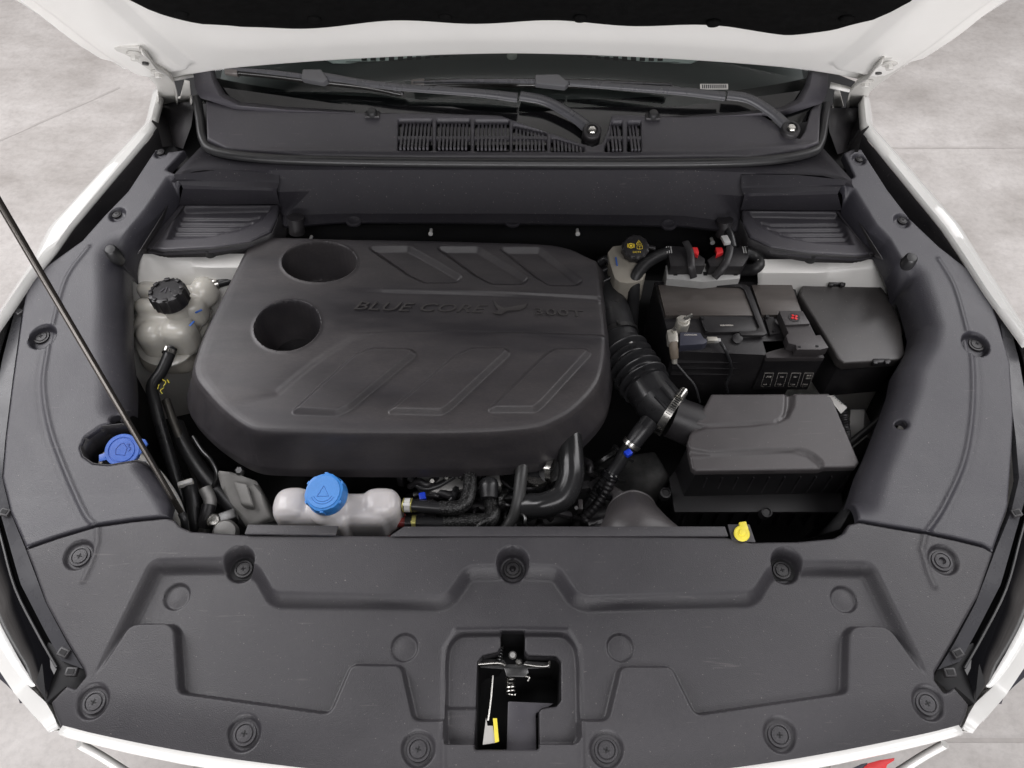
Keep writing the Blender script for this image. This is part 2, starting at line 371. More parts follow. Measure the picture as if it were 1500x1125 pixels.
def relief(name, outline, base, feats, m, parent=None, res=0.002, holes=(), skirt=0.012, edge=0.003, angle=60):
    o = np.array([(p[0], p[1]) for p in outline]); lo = o.min(0) - res; hi = o.max(0) + res
    xs = np.arange(lo[0], hi[0] + res, res); ys = np.arange(lo[1], hi[1] + res, res); X, Y = np.meshgrid(xs, ys)
    d, nx, ny, ins = sdist(X, Y, o); sd = np.where(ins, d, -d)
    for h in holes:
        h = np.array(h)[:, :2]; d2, hx, hy, i2 = sdist(X, Y, h); s2 = np.where(i2, -d2, d2)
        k = s2 < sd; sd = np.where(k, s2, sd); nx = np.where(k, hx, nx); ny = np.where(k, hy, ny)
    inside = sd > 0
    X = np.where(inside, X, nx); Y = np.where(inside, Y, ny); sdc = np.maximum(sd, 0)
    Z = base(X, Y); rel = np.zeros_like(Z)
    for f in feats:
        kind = f[0]
        ramp = (lambda t: np.clip(t, 0, 1)) if kind == 'bevel' else sm
        if kind in ('poly', 'bevel'):  # (poly, pts, height, wall width); bevel = straight wall with crisp edges
            pts = np.array(f[1])[:, :2]; b0 = pts.min(0) - f[3] * 2; b1 = pts.max(0) + f[3] * 2
            k = (X > b0[0]) & (X < b1[0]) & (Y > b0[1]) & (Y < b1[1])
            if not k.any(): continue
            dd, _, _, i2 = sdist(X[k], Y[k], pts); s = np.where(i2, dd, -dd); rel[k] += f[2] * ramp((s + f[3] / 2) / f[3]) * (sm((X[k] - f[4]) / (f[5] - f[4])) if len(f) > 4 else 1)
        elif kind == 'level':         # absolute level inside
            pts = np.array(f[1])[:, :2]; b0 = pts.min(0) - f[3] * 2; b1 = pts.max(0) + f[3] * 2
            k = (X > b0[0]) & (X < b1[0]) & (Y > b0[1]) & (Y < b1[1])
            if not k.any(): continue
            dd, _, _, i2 = sdist(X[k], Y[k], pts); s = np.where(i2, dd, -dd); t = sm((s + f[3] / 2) / f[3]); rel[k] = rel[k] * (1 - t) + f[2] * t
        elif kind == 'line':          # (line, pts, height, half width)
            pts = np.array(f[1])[:, :2]; b0 = pts.min(0) - f[3] * 3; b1 = pts.max(0) + f[3] * 3
            k = (X > b0[0]) & (X < b1[0]) & (Y > b0[1]) & (Y < b1[1])
            if not k.any(): continue
            dd, _, _, _ = sdist(X[k], Y[k], pts, False); rel[k] += f[2] * np.exp(-(dd / f[3]) ** 2)
        elif kind == 'roll':          # (roll, pts, depth, radius)
            dd, _, _, _ = sdist(X, Y, np.array(f[1])[:, :2], False); t = np.clip(1 - dd / f[3], 0, 1); rel -= f[2] * (1 - np.sqrt(np.maximum(0, 1 - t ** 2 * 0.98)))
        elif kind == 'scoop':         # (scoop, poly, curve, height, wall width, decay): steep at the curve, fading away from it
            pts = np.array(f[1])[:, :2]; dd, _, _, i2 = sdist(X, Y, pts); s = np.where(i2, dd, -dd); dc, _, _, _ = sdist(X, Y, np.array(f[2])[:, :2], False)
            rel += f[3] * sm((s + f[4] / 2) / f[4]) * np.exp(-dc / f[5]) * (1 - sm((X - f[6]) / (f[7] - f[6])))
        elif kind == 'fn': rel += f[1](X, Y, sdc)
    if edge:
        t = np.clip(1 - sdc / edge, 0, 1); rel -= edge * (1 - np.sqrt(np.maximum(0, 1 - t * t)))
    Z = Z + rel
    ny_, nx_ = X.shape; idx = np.arange(ny_ * nx_).reshape(ny_, nx_)
    cell = inside[:-1, :-1] | inside[1:, :-1] | inside[:-1, 1:] | inside[1:, 1:]
    q = np.stack([idx[:-1, :-1][cell], idx[:-1, 1:][cell], idx[1:, 1:][cell], idx[1:, :-1][cell]], 1)
    used = np.unique(q); remap = -np.ones(ny_ * nx_, int); remap[used] = np.arange(len(used)); q = remap[q]
    V = np.stack([X.ravel()[used], Y.ravel()[used], Z.ravel()[used]], 1)
    c = (V.min(0) + V.max(0)) / 2; V = V - c
    # skirt along the boundary edges
    e = np.concatenate([q[:, [0, 1]], q[:, [1, 2]], q[:, [2, 3]], q[:, [3, 0]]]); key = np.sort(e, 1); kk = key[:, 0].astype(np.int64) * len(V) + key[:, 1]
    u, inv, cnt = np.unique(kk, return_inverse=True, return_counts=True); be = e[cnt[inv] == 1]
    bv = np.unique(be); low = V[bv].copy(); low[:, 2] -= skirt; m2 = -np.ones(len(V), int); m2[bv] = np.arange(len(bv)) + len(V)
    F = [tuple(r) for r in q] + [(b, a, m2[a], m2[b]) for a, b in be]
    V = np.concatenate([V, low])
    me = bpy.data.meshes.new(name); me.from_pydata(V.tolist(), [], [tuple(int(i) for i in f) for f in F]); me.materials.append(m)
    bm = bmesh.new(); bm.from_mesh(me); bmesh.ops.remove_doubles(bm, verts=bm.verts, dist=res * 0.02)
    bmesh.ops.dissolve_degenerate(bm, dist=res * 0.02, edges=bm.edges); bm.to_mesh(me); bm.free()
    me.shade_smooth(); me.set_sharp_from_angle(angle=rad(angle)); me.update()
    ob = put(bpy.data.objects.new(name, me), c, parent); ob['h'] = 0; del ob['h']
    return ob
def spx(pts, surf=S, dz=0.0):      # px polygon on a surface; a third number is its own height offset
    return [PS(p[0], p[1], surf, p[2] if len(p) > 2 else dz) for p in pts]
def circ(c, r, n=28): return [(c[0] + r * math.cos(2 * math.pi * k / n), c[1] + r * math.sin(2 * math.pi * k / n)) for k in range(n)]
def ell(cx, cy, rx, ry, rot=0, n=36):
    a = rad(rot); return [(cx + rx * math.cos(t) * math.cos(a) - ry * math.sin(t) * math.sin(a), cy + rx * math.cos(t) * math.sin(a) + ry * math.sin(t) * math.cos(a)) for t in (2 * math.pi * k / n for k in range(n))]
CLIP = {}
def push_clip(org, axis, r, parent, m, hollow=False, spin=0.3):
    o = lathe('push_clip', [(r, -0.004), (r, 0.001), (r * 0.96, 0.002), (r * 0.78, 0.0022), (r * 0.74, 0.0004), (r * 0.68, 0.0004), (r * 0.66, 0.0026), (r * 0.35, 0.003), (r * 0.33, 0.0008 if hollow else 0.003), (0.0004, -0.006 if hollow else 0.003)],
              org, axis, m, parent, n=28)
    if not hollow:
        R = frame(axis)
        for k in (0, 1):
            A = R @ Matrix.Rotation(spin + k * math.pi / 2, 3, 'Z')
            obox('cross_slot', Vector(org) + Vector(axis).normalized() * 0.0029, (r * 0.5, r * 0.12, 0.0012), M_BAY, o, bevel=0, ax=A)
    return o

# ================================================================ SETTING
fl = mesh('floor', [(-30, -20, 0), (30, -20, 0), (30, 40, 0), (-30, 40, 0)], [(0, 1, 2, 3)], M_FLOOR, smooth=False, recenter=False); tag(fl, 'pale worn concrete floor under the car', 'floor', kind='structure')
for (ax, ay), (bx, by), wd in (((1215, 217), (1800, 214), .012), ((1150, 1084), (1900, 1085), .010), ((-600, 470), (175, 128), .012)):
    a = P(ax, ay, 0.0012); b = P(bx, by, 0.0012); d = (b - a).normalized(); n = Vector((-d.y, d.x, 0)) * wd / 2
    mesh('floor_joint', [a - n, b - n, b + n, a + n], [(0, 1, 2, 3)], M_JOINT, fl, smooth=False)
def mxp(p, cx=1495, dy=8): return (cx - p[0], p[1] + dy) + tuple(p[2:])
SIDES = (('left', lambda p: p, 1), ('right', mxp, -1))

# ================================================================ CAR BODY
car = thing('car', 'white car body with bumper, fenders and dark engine bay shell', 'car', (0, 0.6, 0))
fend_out = {'left': [(231, 128), (220, 175), (197, 200), (77, 330), (57, 372), (12, 442), (-30, 500), (-70, 560)],
            'right': [(1266, 135), (1271, 180), (1305, 218), (1400, 327), (1428, 372), (1460, 420), (1484, 458), (1520, 510)]}
fend_in = {'left': [(235, 140), (225, 180), (211, 200), (101, 330), (77, 365), (44, 405), (18, 445), (-20, 500)],
           'right': [(1262, 147), (1265, 184), (1287, 212), (1384, 330), (1410, 368), (1447, 425), (1478, 468), (1505, 505)]}
trim_out = {'left': [(228, 218), (187, 280), (153, 315), (120, 352), (67, 390), (40, 417), (33, 452), (18, 560), (8, 640), (3, 700), (15, 750), (37, 803)],
            'right': [(1262, 218), (1300, 277), (1333, 320), (1375, 360), (1433, 405), (1447, 428), (1463, 472), (1480, 532), (1485, 608), (1483, 658), (1477, 742), (1455, 808)]}
for side, f, s in SIDES:
    o = spx(fend_out[side], dz=0.012); i = spx(fend_in[side], dz=0.010)
    lines = [[p + Vector((s * 0.004, 0, -0.010)) for p in i], i, [(a * 0.5 + b * 0.5) + Vector((0, 0, 0.004)) for a, b in zip(i, o)], o]
    for dx, dz in ((0.012, -0.008), (0.035, -0.05), (0.055, -0.16), (0.05, -0.35), (0.02, -0.6)):
        lines.append([p + Vector((-s * dx, 0, dz)) for p in o])
    loft('fender', lines, M_WHITE, car, res=60, thick=0.0015)
    t = spx(trim_out[side][:6], dz=-0.012)
    n = len(t); ii = [p + Vector((s * 0.006, 0, -0.010)) for p in i[1:7]]
    loft('fender_gutter', [ii, [p + Vector((s * 0.012, 0, -0.055)) for p in ii], [p + Vector((-s * 0.004, 0, -0.06)) for p in t], [p + Vector((-s * 0.0015, 0, -0.004)) for p in t]], M_BLACK, car, res=50)
    # hinge pillar pocket behind the trim
    q = [(222, 178), (238, 160), (262, 168), (285, 175), (280, 215), (262, 222), (245, 225), (228, 214)]
    loft('hinge_pocket', [spx([f(p) for p in ((222, 178), (232, 190), (238, 215))], dz=0.02), spx([f(p) for p in ((232, 150), (246, 180), (255, 214))], dz=-0.05), spx([f(p) for p in ((285, 150), (280, 185), (268, 218))], dz=0.0)], M_BLACK, car, res=14)
    loft('inner_wing', [[P(*f(p)) for p in l] for l in (
        ((165, 372, .95), (215, 372, .945), (300, 372, .935), (385, 372, .935)), ((165, 395, .925), (208, 386, .93), (300, 392, .925), (385, 392, .920)),
        ((165, 420, .90), (215, 408, .905), (300, 402, .91), (385, 402, .905)), ((165, 470, .84), (215, 450, .85), (300, 430, .86), (385, 430, .85)), ((165, 640, .55), (215, 620, .55), (300, 600, .55), (385, 600, .55)))], M_UNDER, car, res=30, thick=0.002)
# the dark shell of the bay
loft('bay_wall', [[P(*p) for p in l] for l in (
    ((120, 760, .9), (165, 640, .9), (150, 500, .9), (175, 390, .88), (300, 330, .9), (750, 322, .93), (1200, 330, .9), (1330, 390, .88), (1345, 500, .9), (1310, 640, .9), (1230, 775, .9)),
    ((250, 760, .5), (255, 690, .5), (230, 560, .5), (240, 470, .5), (330, 420, .5), (750, 400, .5), (1150, 420, .5), (1260, 470, .5), (1265, 560, .5), (1240, 690, .5), (1180, 790, .5)))], M_BAY, car, res=90, thick=0.003, angle=80)
obox('bay_undertray', (0, 0.76, 0.44), (1.76, 1.08, 0.02), M_BAY, car)
pf = P(750, 790, .9)
obox('front_crossmember', (0, pf.y - 0.05, 0.70), (1.35, 0.05, 0.42), M_BAY, car, bevel=0.01)
# front bumper edge, grille, lower strip, emblem
K = [(87, 1070), (140, 1084), (200, 1098), (265, 1111), (333, 1122), (420, 1133), (500, 1142), (620, 1149), (750, 1152), (880, 1149), (1000, 1143), (1085, 1135), (1165, 1123), (1235, 1110), (1300, 1096), (1360, 1082), (1409, 1069)]
k0 = spx(K, dz=-0.004)
def offs(pts, d, dz):
    out = []
    for i, p in enumerate(pts):
        t = (pts[min(i + 1, len(pts) - 1)] - pts[max(i - 1, 0)]); n = Vector((t.y, -t.x, 0)).normalized()
        out.append(p + n * d + Vector((0, 0, dz)))
    return out
loft('bumper_edge', [offs(k0, -0.012, -0.004), offs(k0, 0.0, 0.0), offs(k0, 0.003, -0.001), offs(k0, 0.0045, -0.003), offs(k0, 0.0055, -0.007), offs(k0, 0.004, -0.020), offs(k0, -0.01, -0.03)], M_WHITE, car, res=90, thick=0.001)
kg = k0[3:-3]
gr = loft('grille', [offs(kg, -0.012, -0.03), offs(kg, 0.004, -0.06), offs(kg, 0.02, -0.16), offs(kg, 0.0, -0.40)], mat('grille grey', (0.22, 0.215, 0.20), 0.45, var=0.2, scale=12), car, res=60, thick=0.003)
for s in (1, -1):
    pts = [(116, 1090, .855), (145, 1106, .82), (180, 1128, .78), (230, 1160, .74), (330, 1200, .70)]
    pts = [P(*p) for p in pts] if s == 1 else [P(*mxp(p, 1500, 0)) for p in pts]
    tube('grille_strip', pts, 0.0065, M_WHITE, car, n=10, sub=6)
em = [(1262, 1127), (1272, 1118), (1290, 1113), (1311, 1110), (1310, 1114), (1300, 1120), (1296, 1135), (1280, 1150), (1262, 1150)]
prism('emblem', ppx(em, .872), 0.006, M_RED, car, bevel=0.0012)
prism('emblem_base', ppx([(1243, 1128), (1262, 1119), (1272, 1117), (1262, 1128), (1258, 1150), (1240, 1150)], .871), 0.006, M_NAVY, car, bevel=0.001)
for side, f, s in (('left', lambda p: p, 1), ('right', lambda p: mxp(p, 1496, 1), -1)):
    E = [(-62, 790), (-34, 866), (-8, 922), (12, 962), (42, 1006), (67, 1029), (77, 1046), (86, 1067)]
    G = [(-80, 815), (-52, 892), (-20, 950), (2, 981), (29, 1021), (54, 1054), (74, 1066), (84, 1070.5)]
    dzE = [-.09, -.085, -.08, -.075, -.06, -.03, -.02, -.012]; dzG = [-.14, -.13, -.12, -.11, -.09, -.06, -.035, -.022]
    e = [PS(*f(p), S, d) for p, d in zip(E, dzE)]; g = [PS(*f(p), S, d) for p, d in zip(G, dzG)]
    m1 = [(a + b) / 2 + Vector((-s * 0.006, -0.006, 0.010 * min(1, i / 3))) for i, (a, b) in enumerate(zip(e, g))]
    loft('bumper_corner', [[p + Vector((s * .003, 0, -.014)) for p in e], e, m1, g, [p + Vector((s * 0.004, 0.004, -0.03)) for p in g], [p + Vector((s * 0.015, 0.02, -0.12)) for p in g], [p + Vector((s * .03, .03, -.4)) for p in g]], M_WHITE, car, res=50, thick=0.001)
    lo = [P(*f(p), .62) for p in ((-90, 890), (-42, 945), (-10, 985), (14, 1006), (27, 1020), (30, 1030))]
    loft('lower_bumper', [[p + Vector((s * .05, .03, .03)) for p in lo], lo, [p + Vector((s * .02, .02, -.06)) for p in lo], [p + Vector((s * .1, .08, -.2)) for p in lo]], M_TRIM, car, res=24, thick=0.002)
    # ------------------------------------------------------------ headlight
    nm = 'left' if s == 1 else 'right'
    A = [(39, 418), (33, 452), (18, 560), (8, 640), (3, 700), (15, 750), (37, 803), (67, 883), (100, 945), (122, 980)]
    B = [(31, 430), (20, 462), (3, 528), (-8, 590), (-12, 660), (-7, 725), (10, 785), (30, 855), (66, 925), (90, 968)]
    D1 = [(26, 436), (14, 470), (-4, 530), (-15, 590), (-19, 660), (-14, 725), (3, 790), (23, 862), (58, 932), (84, 978)]
    D = [(14, 458), (-32, 520), (-62, 585), (-76, 645), (-74, 720), (-56, 795), (-28, 866), (0, 921), (35, 981), (68, 1026)]
    dzD = [-.02, -.05, -.07, -.08, -.085, -.085, -.08, -.068, -.055, -.022]
    a = [PS(*f(p), S, -0.008) for p in A]; b = [PS(*f(p), S, -0.014) for p in B]; c1 = [PS(*f(p), S, -0.018) for p in D1]; d = [PS(*f(p), S, z) for p, z in zip(D, dzD)]
    hl = thing('headlight', 'dark headlight with clear strip beside the ' + ('washer filler trim' if s == 1 else 'battery side trim'), 'headlight', c1[5], 'pair of headlights at the front corners')
    loft('mounting_strip', [[p + Vector((s * .004, 0, -.01)) for p in a], a, b, [p + Vector((0, 0, -.02)) for p in b]], mat('bracket plastic', (0.055, 0.055, 0.06), 0.28, rvar=0.08, scale=20), hl, res=60)
    loft('seal_groove', [[p + Vector((0, 0, -.0125)) for p in b], [(p + q) / 2 + Vector((0, 0, -.024)) for p, q in zip(b, c1)], [p + Vector((0, 0, -.010)) for p in c1]], M_BAY, hl, res=60)
    mids = [[p * (1 - t) + q * t + Vector((0, 0, 4 * 0.004 * t * (1 - t))) for p, q in zip(c1, d)] for t in (0, .08, .25, .5, .75, .92, 1)]
    loft('lens', [[p + Vector((0, 0, -.012)) for p in c1]] + mids + [[p + Vector((s * .006, 0, -.02)) for p in d]], M_LENS, hl, res=60)
    wd = d[:8]; loft('wing_front', [wd, [p + Vector((-s * .012, 0, -.02)) for p in wd], [p + Vector((-s * .02, -.004, -.10)) for p in wd], [p + Vector((-s * .005, .0, -.32)) for p in wd], [p + Vector((s * .03, .02, -.52)) for p in wd]], M_WHITE, car, res=40, thick=.0015)
    rim = tube('lens_rim', [p + Vector((0, 0, .0015)) for p in c1], 0.0022, M_RUBBER, hl, n=6, sub=4)
    # clear light strip along the lower edge
    st = [(-36, 850), (-12, 905), (4, 938), (24, 972), (44, 1000), (52, 1004)]
    sp = [PS(*f(p), S, z) for p, z in zip(st, (-.07, -.064, -.06, -.052, -.045, -.042))]
    tube('clear_strip', sp, [0.008, 0.008, .0075, .006, 0.004, 0.002], M_DRL, hl, n=10, sub=6, flat=(1, 0.45))
    prism('end_block', [PS(*f(p), S, -.022) for p in ((70, 940), (118, 962), (128, 992), (108, 1012), (96, 1006), (68, 1030), (52, 1000))], .05, M_BAY, hl, bevel=.002)
    # clip towers along the mounting strip
    for (q0, q1) in (((36, 462), (20, 452)), ((16, 752), (0, 750)), ((98, 958), (90, 955)), ((110, 984), (101, 985))):
        p0 = PS(*f(q0), S, -.004); p1 = PS(*f(q1), S, -.008); c = (p0 + p1) / 2; rz = math.atan2(p1.y - p0.y, p1.x - p0.x)
        cb = obox('clip_tower', c, (.017, .013, .008), M_BLACK, hl, rz=rz, bevel=.002)
        obox('clip_window', c + Vector((0, 0, .0040)), (.010, .007, .002), M_BAY, cb, rz=rz, bevel=0)
    rng = random.Random(5)
    for k in range(16):                                         # beads of old sealant glinting in the groove
        t = rng.uniform(5.6, 8.6); i = int(t); p = (b[i] * (1 - t + i) + b[i + 1] * (t - i)) * .6 + (c1[i] * (1 - t + i) + c1[i + 1] * (t - i)) * .4

prism('cowl_well', ppx([(222, 190), (240, 112), (330, 80), (750, 70), (1170, 85), (1262, 122), (1275, 195), (1245, 245), (1215, 262), (1060, 250), (750, 255), (430, 250), (275, 262), (248, 245)], 1.0), .10, M_BAY, car, bevel=.004)
# ================================================================ BONNET
XB = 0.77
e0 = PX(193, 100, -XB); e1 = PX(40, 0, -XB); bd = (e1 - e0); bd.x = 0; bd.normalize(); bn = Vector((0, bd.z, -bd.y))   # along the bonnet / outward
def crown(x): return 0.045 * (1 - (x / XB) ** 2)
def PB(px, py, off=0.0):                                        # on the bonnet's underside; off > 0 towards the engine
    x = 0
    for _ in range(12):
        p = PPL(px, py, e0 + bn * (crown(x) - off), bn); x = p.x
    return p
def BS(p): return (p - e0).dot(bd)
def BP(x, s, off=0.0):
    return Vector((x, e0.y, e0.z)) + bd * s + bn * (crown(x) - off)
bon = thing('bonnet', 'raised white bonnet with black insulation pad underneath', 'bonnet', BP(0, 0))
redge = [(193, 100), (225, 109), (255, 113), (283, 107), (340, 98), (430, 90), (560, 82), (650, 78), (750, 76)]
re_ = [(PB(*p).x, BS(PB(*p))) for p in redge]; re_x = [r[0] for r in re_]; re_s = [r[1] for r in re_]
def rear(x): return float(np.interp(-abs(x), re_x, re_s))
pad = [(200, 0), (233, 17), (300, 34), (360, 40), (433, 37), (520, 33), (643, 29), (750, 30), (860, 31), (993, 35), (1067, 39), (1150, 46), (1217, 41), (1267, 27), (1322, 0)]
pd = [(PB(*p, .012).x, BS(PB(*p, .012))) for p in pad]
def padedge(x): return float(np.interp(x, [p[0] for p in pd], [p[1] for p in pd]))
NX, NS = 150, 90; V = []; F = []
for i in range(NX + 1):
    x = -XB + 2 * XB * i / NX; r = rear(x); pe = max(padedge(x) - r, 0.03); ed = min(1, (XB - abs(x)) / 0.05)
    for j in range(NS + 1):
        s = 1.02 * (j / NS) ** 1.6
        off = -0.010 + 0.030 * float(sm(np.array(s / 0.055))) - 0.012 * float(sm(np.array((s - pe * 0.55) / (pe * 0.6))))      # hem, raised beam, step down to the pad
        side = (abs(x) - 0.60) / 0.06
        off = off + 0.016 * float(sm(np.array((abs(x) - 0.625) / 0.014))) * float(sm(np.array((s - 0.10) / 0.02))) - 0.016 * float(sm(np.array((abs(x) - 0.735) / 0.012)))
        V.append(BP(x, r + s, off))
for i in range(NX):
    for j in range(NS): a = i * (NS + 1) + j; F.append((a, a + 1, a + NS + 2, a + NS + 1))
mesh('inner_panel', V, F, M_UNDER, bon, angle=70)
V = []; F = []; nx, ns = 40, 12
for i in range(nx + 1):
    x = -(XB + .012) + 2 * (XB + .012) * i / nx
    for j in range(ns + 1): V.append(BP(x, rear(max(-XB, min(XB, x))) - 0.006 + 1.06 * j / ns, -0.022))
for i in range(nx):
    for j in range(ns): a = i * (ns + 1) + j; F.append((a, a + 1, a + ns + 2, a + ns + 1))
o = mesh('outer_skin', V, F, M_WHITE, bon, angle=70); sd_ = o.modifiers.new('thickness', 'SOLIDIFY'); sd_.thickness = .008; sd_.offset = 0
V = []; F = []; nx, ns = 110, 26; xa, xb = pd[0][0], pd[-1][0]
for i in range(nx + 1):
    x = xa + (xb - xa) * i / nx; s0 = padedge(x)
    for j in range(ns + 1):
        s = s0 + (0.96 - s0) * (j / ns) ** 1.5
        off = 0.012 + 0.012 * min(1, (s - s0) / 0.03) ** .5 + 0.004 * math.sin(x * 22) * math.sin(s * 25)
        V.append(BP(x, s, off))
for i in range(nx):
    for j in range(ns): a = i * (ns + 1) + j; F.append((a, a + 1, a + ns + 2, a + ns + 1))
pdo = mesh('insulation_pad', V, F, M_PAD, bon, angle=80)
for q in ((265, 20), (460, 28), (652, 25), (850, 27), (1045, 34), (1240, 28)):
    p = PB(q[0], q[1], .026); lathe('pad_clip', [(.0125, -.002), (.0125, .001), (.010, .004), (.003, .0055)], p, -bn, M_PAD, pdo, n=20)
for q, r in (((243, 71), .0105), ((164, 45), .0075), ((1256, 83), .0105), ((1333, 60), .0075)):
    p = PB(q[0], q[1], .0215 if 240 < q[0] < 1260 else .0265)
    lathe('hole', [(r, -.003), (r, .0005), (r * .8, .0008)], p, -bn, M_BAY, bon, n=20)
tube('edge_hem', [BP(-XB - .004, rear(-XB) + .02 + .1 * k, .002) for k in range(11)], .006, M_WHITE, bon, n=8, sub=3)
tube('edge_hem', [BP(XB + .004, rear(XB) + .02 + .1 * k, .002) for k in range(11)], .006, M_WHITE, bon, n=8, sub=3)
for side, f, s in (('left', lambda p: p, 1), ('right', lambda p: mxp(p, 1500, 14), -1)):
    # hinge: a pressed steel arm bolted under the bonnet, running down into the pillar pocket
    out = [(167, 71), (176, 69), (205, 71), (214, 78), (226, 95), (243, 105), (252, 115), (256, 130), (257, 146), (264, 144), (270, 120), (278, 122), (280, 140), (275, 162), (266, 171), (256, 172), (244, 166), (236, 156), (231, 135), (226, 122), (212, 110), (196, 98), (176, 84)]
    pts = [PPL(*f(p), e0 + bn * (-.028), bn) for p in out]
    hg = prism('hinge', pts, 0.005, M_HINGE, bon, bevel=0.0015, direction=bn)
    pts2 = [PPL(*f(p), e0 + bn * (-.030), bn) for p in ((205, 71), (214, 78), (226, 95), (243, 105), (252, 115), (256, 130), (257, 146))]
    loft('flange', [[p + bn * .003 for p in pts2], [p - bn * .010 + Vector((s * .004, 0, 0)) for p in pts2]], M_HINGE, hg, res=24, thick=0.003)
    pts3 = [PPL(*f(p), e0 + bn * (-.030), bn) for p in ((231, 135), (236, 156), (244, 166), (256, 172), (266, 171), (275, 162), (280, 140))]
    loft('flange', [[p + bn * .001 for p in pts3], [p - bn * .016 for p in pts3]], M_HINGE, hg, res=24, thick=0.003)
    for q in ((197, 80), (232, 107)):
        p = PPL(*f(q), e0 + bn * (-.031), bn)
        bt = lathe('bolt', [(.0135, -.002), (.0135, .0015), (.0085, .002), (.0085, .002)], p, -bn, M_HINGE, hg, n=24)
        lathe('bolt_head', [(.0075, .0), (.0075, .0085), (.006, .0105)], p, -bn, M_HINGE, bt, n=6, angle=20)
    p = PPL(*f((213, 93)), e0 + bn * (-.030), bn); lathe('hole', [(.006, -.002), (.006, .0022), (.004, .0024)], p, -bn, M_DARKSTEEL, hg, n=16)
# white fender tip seen between hinge and windscreen
    mesh('fender_tip', [P(*f(p), 1.12) for p in ((252, 114), (283, 106), (284, 113), (255, 119))] , [(0, 1, 2, 3)], M_WHITE, car).modifiers.new('thickness', 'SOLIDIFY').thickness = .004

# ================================================================ WINDSCREEN + DASHBOARD
g0 = P(750, 163, 1.099); gn = Vector((0, -math.sin(rad(27)), math.cos(rad(27))))
def PG(px, py, off=0.0): return PPL(px, py, g0 + gn * off, gn)
ws = thing('windscreen', 'dark windscreen glass above the cowl panel', 'windscreen', g0)
def GP(x, s, off=0): return Vector((x, g0.y, g0.z)) + Vector((0, math.cos(rad(27)), math.sin(rad(27)))) * (s + .05 * (x / .62) ** 2) + gn * (off - .05 * (x / .62) ** 2)
V = []; F = []
for i in range(41):
    x = -.66 + 1.32 * i / 40
    for j in range(13): V.append(GP(x, -0.008 + .73 * j / 12))
for i in range(40):
    for j in range(12): a = i * 13 + j; F.append((a, a + 1, a + 14, a + 13))
mesh('glass', V, F, M_GLASS, ws, angle=80)
V = []; F = []
for i in range(41):
    x = -.66 + 1.32 * i / 40; h = .035 + .03 * (x / .66) ** 4
    for j in range(3): V.append(GP(x, -0.008 + h * j / 2, -.003))
for i in range(40):
    for j in range(2): a = i * 3 + j; F.append((a, a + 1, a + 4, a + 3))
mesh('black_border', V, F, mat('border black', (0.010, 0.010, 0.011), 0.2), ws, angle=80)
for f in (lambda p: p, lambda p: mxp(p, 1497, 8)):
    L = [[PG(*f(p), .004) for p in ((312, 96), (318, 118), (330, 138), (352, 150), (420, 157), (520, 163))], [PG(*f(p), .012) for p in ((306, 96), (311, 120), (322, 142), (350, 155), (420, 161), (520, 166))], [PG(*f(p), .006) for p in ((284, 100), (285, 125), (292, 143), (345, 160), (420, 165), (520, 170))]]
    loft('corner_trim', L, M_COWL, ws, res=40, thick=.002)
db = thing('dashboard', 'dark dashboard top seen through the windscreen', 'dashboard', GP(0, .25, -.1))
V = []; F = []
for i in range(25):
    x = -.64 + 1.28 * i / 24
    for (s, off) in ((-.02, -.02), (.06, -.045), (.12, -.06), (.20, -.085), (.30, -.12), (.40, -.17), (.42, -.30)): V.append(GP(x, s, off))
for i in range(24):
    for j in range(6): a = i * 7 + j; F.append((a, a + 1, a + 8, a + 7))
mesh('dash_top', V, F, mat('dash plastic', (0.055, 0.058, 0.058), 0.45, var=0.15, scale=6, grain=.3), db)
M_DASHG = mat('pale reflection dash grille', (0.80, 0.85, 0.83), 0.5)  # pale base colour carries the reflection seen in the glass
prism('reflection_strip', [PPL(x, y, GP(0, .20, -.081), gn) for x, y in ((450, 74), (1050, 74), (1012, 93), (488, 93))], .006, M_DASHG, db, bevel=.001, direction=-gn)  # added pale strip standing in for a reflection in the windscreen
for (a, b) in (((505, 90), (735, 88)), ((770, 88), (995, 91))):
    q = [PPL(x, y, GP(0, .20, -.078), gn) for x, y in ((a[0] + 22, a[1] - 9), (b[0] - 10, b[1] - 7), (b[0], b[1]), (a[0], a[1]))]
    if a[0] > 700: q = [PPL(x, y, GP(0, .20, -.078), gn) for x, y in ((a[0] + 10, a[1] - 7), (b[0] - 22, b[1] - 9), (b[0], b[1]), (a[0], a[1]))]
    gv = prism('defrost_grille', q, .006, M_DASHG, db, bevel=.001, direction=-gn)
    for k in range(14):
        t = (k + 1) / 15; x = a[0] + 15 + (b[0] - a[0] - 30) * t
        c = PPL(x, (a[1] + b[1]) / 2 - 3.5, GP(0, .20, -.077), gn)
        obox('slot', c, (.011, .009, .003), M_BAY, gv, bevel=0, ax=frame(gn))
p = PPL(750, 83, GP(0, .20, -.075), gn); lathe('sun_sensor', [(.012, 0), (.011, .004), (.006, .007), (.001, .008)], p, gn, mat('sensor dome', (.4, .4, .36), .25), db, n=20)
c = PG(1046, 127, -.012); vp = obox('number_plate', c, (.058, .012, .001), M_LABEL, db, bevel=0, ax=frame(gn))
for k in range(13): obox('number_mark', c + Vector((-.024 + .004 * k, 0, 0)) + gn * .0008, (.0022, .008, .0006), M_LIP, vp, bevel=0, ax=frame(gn))

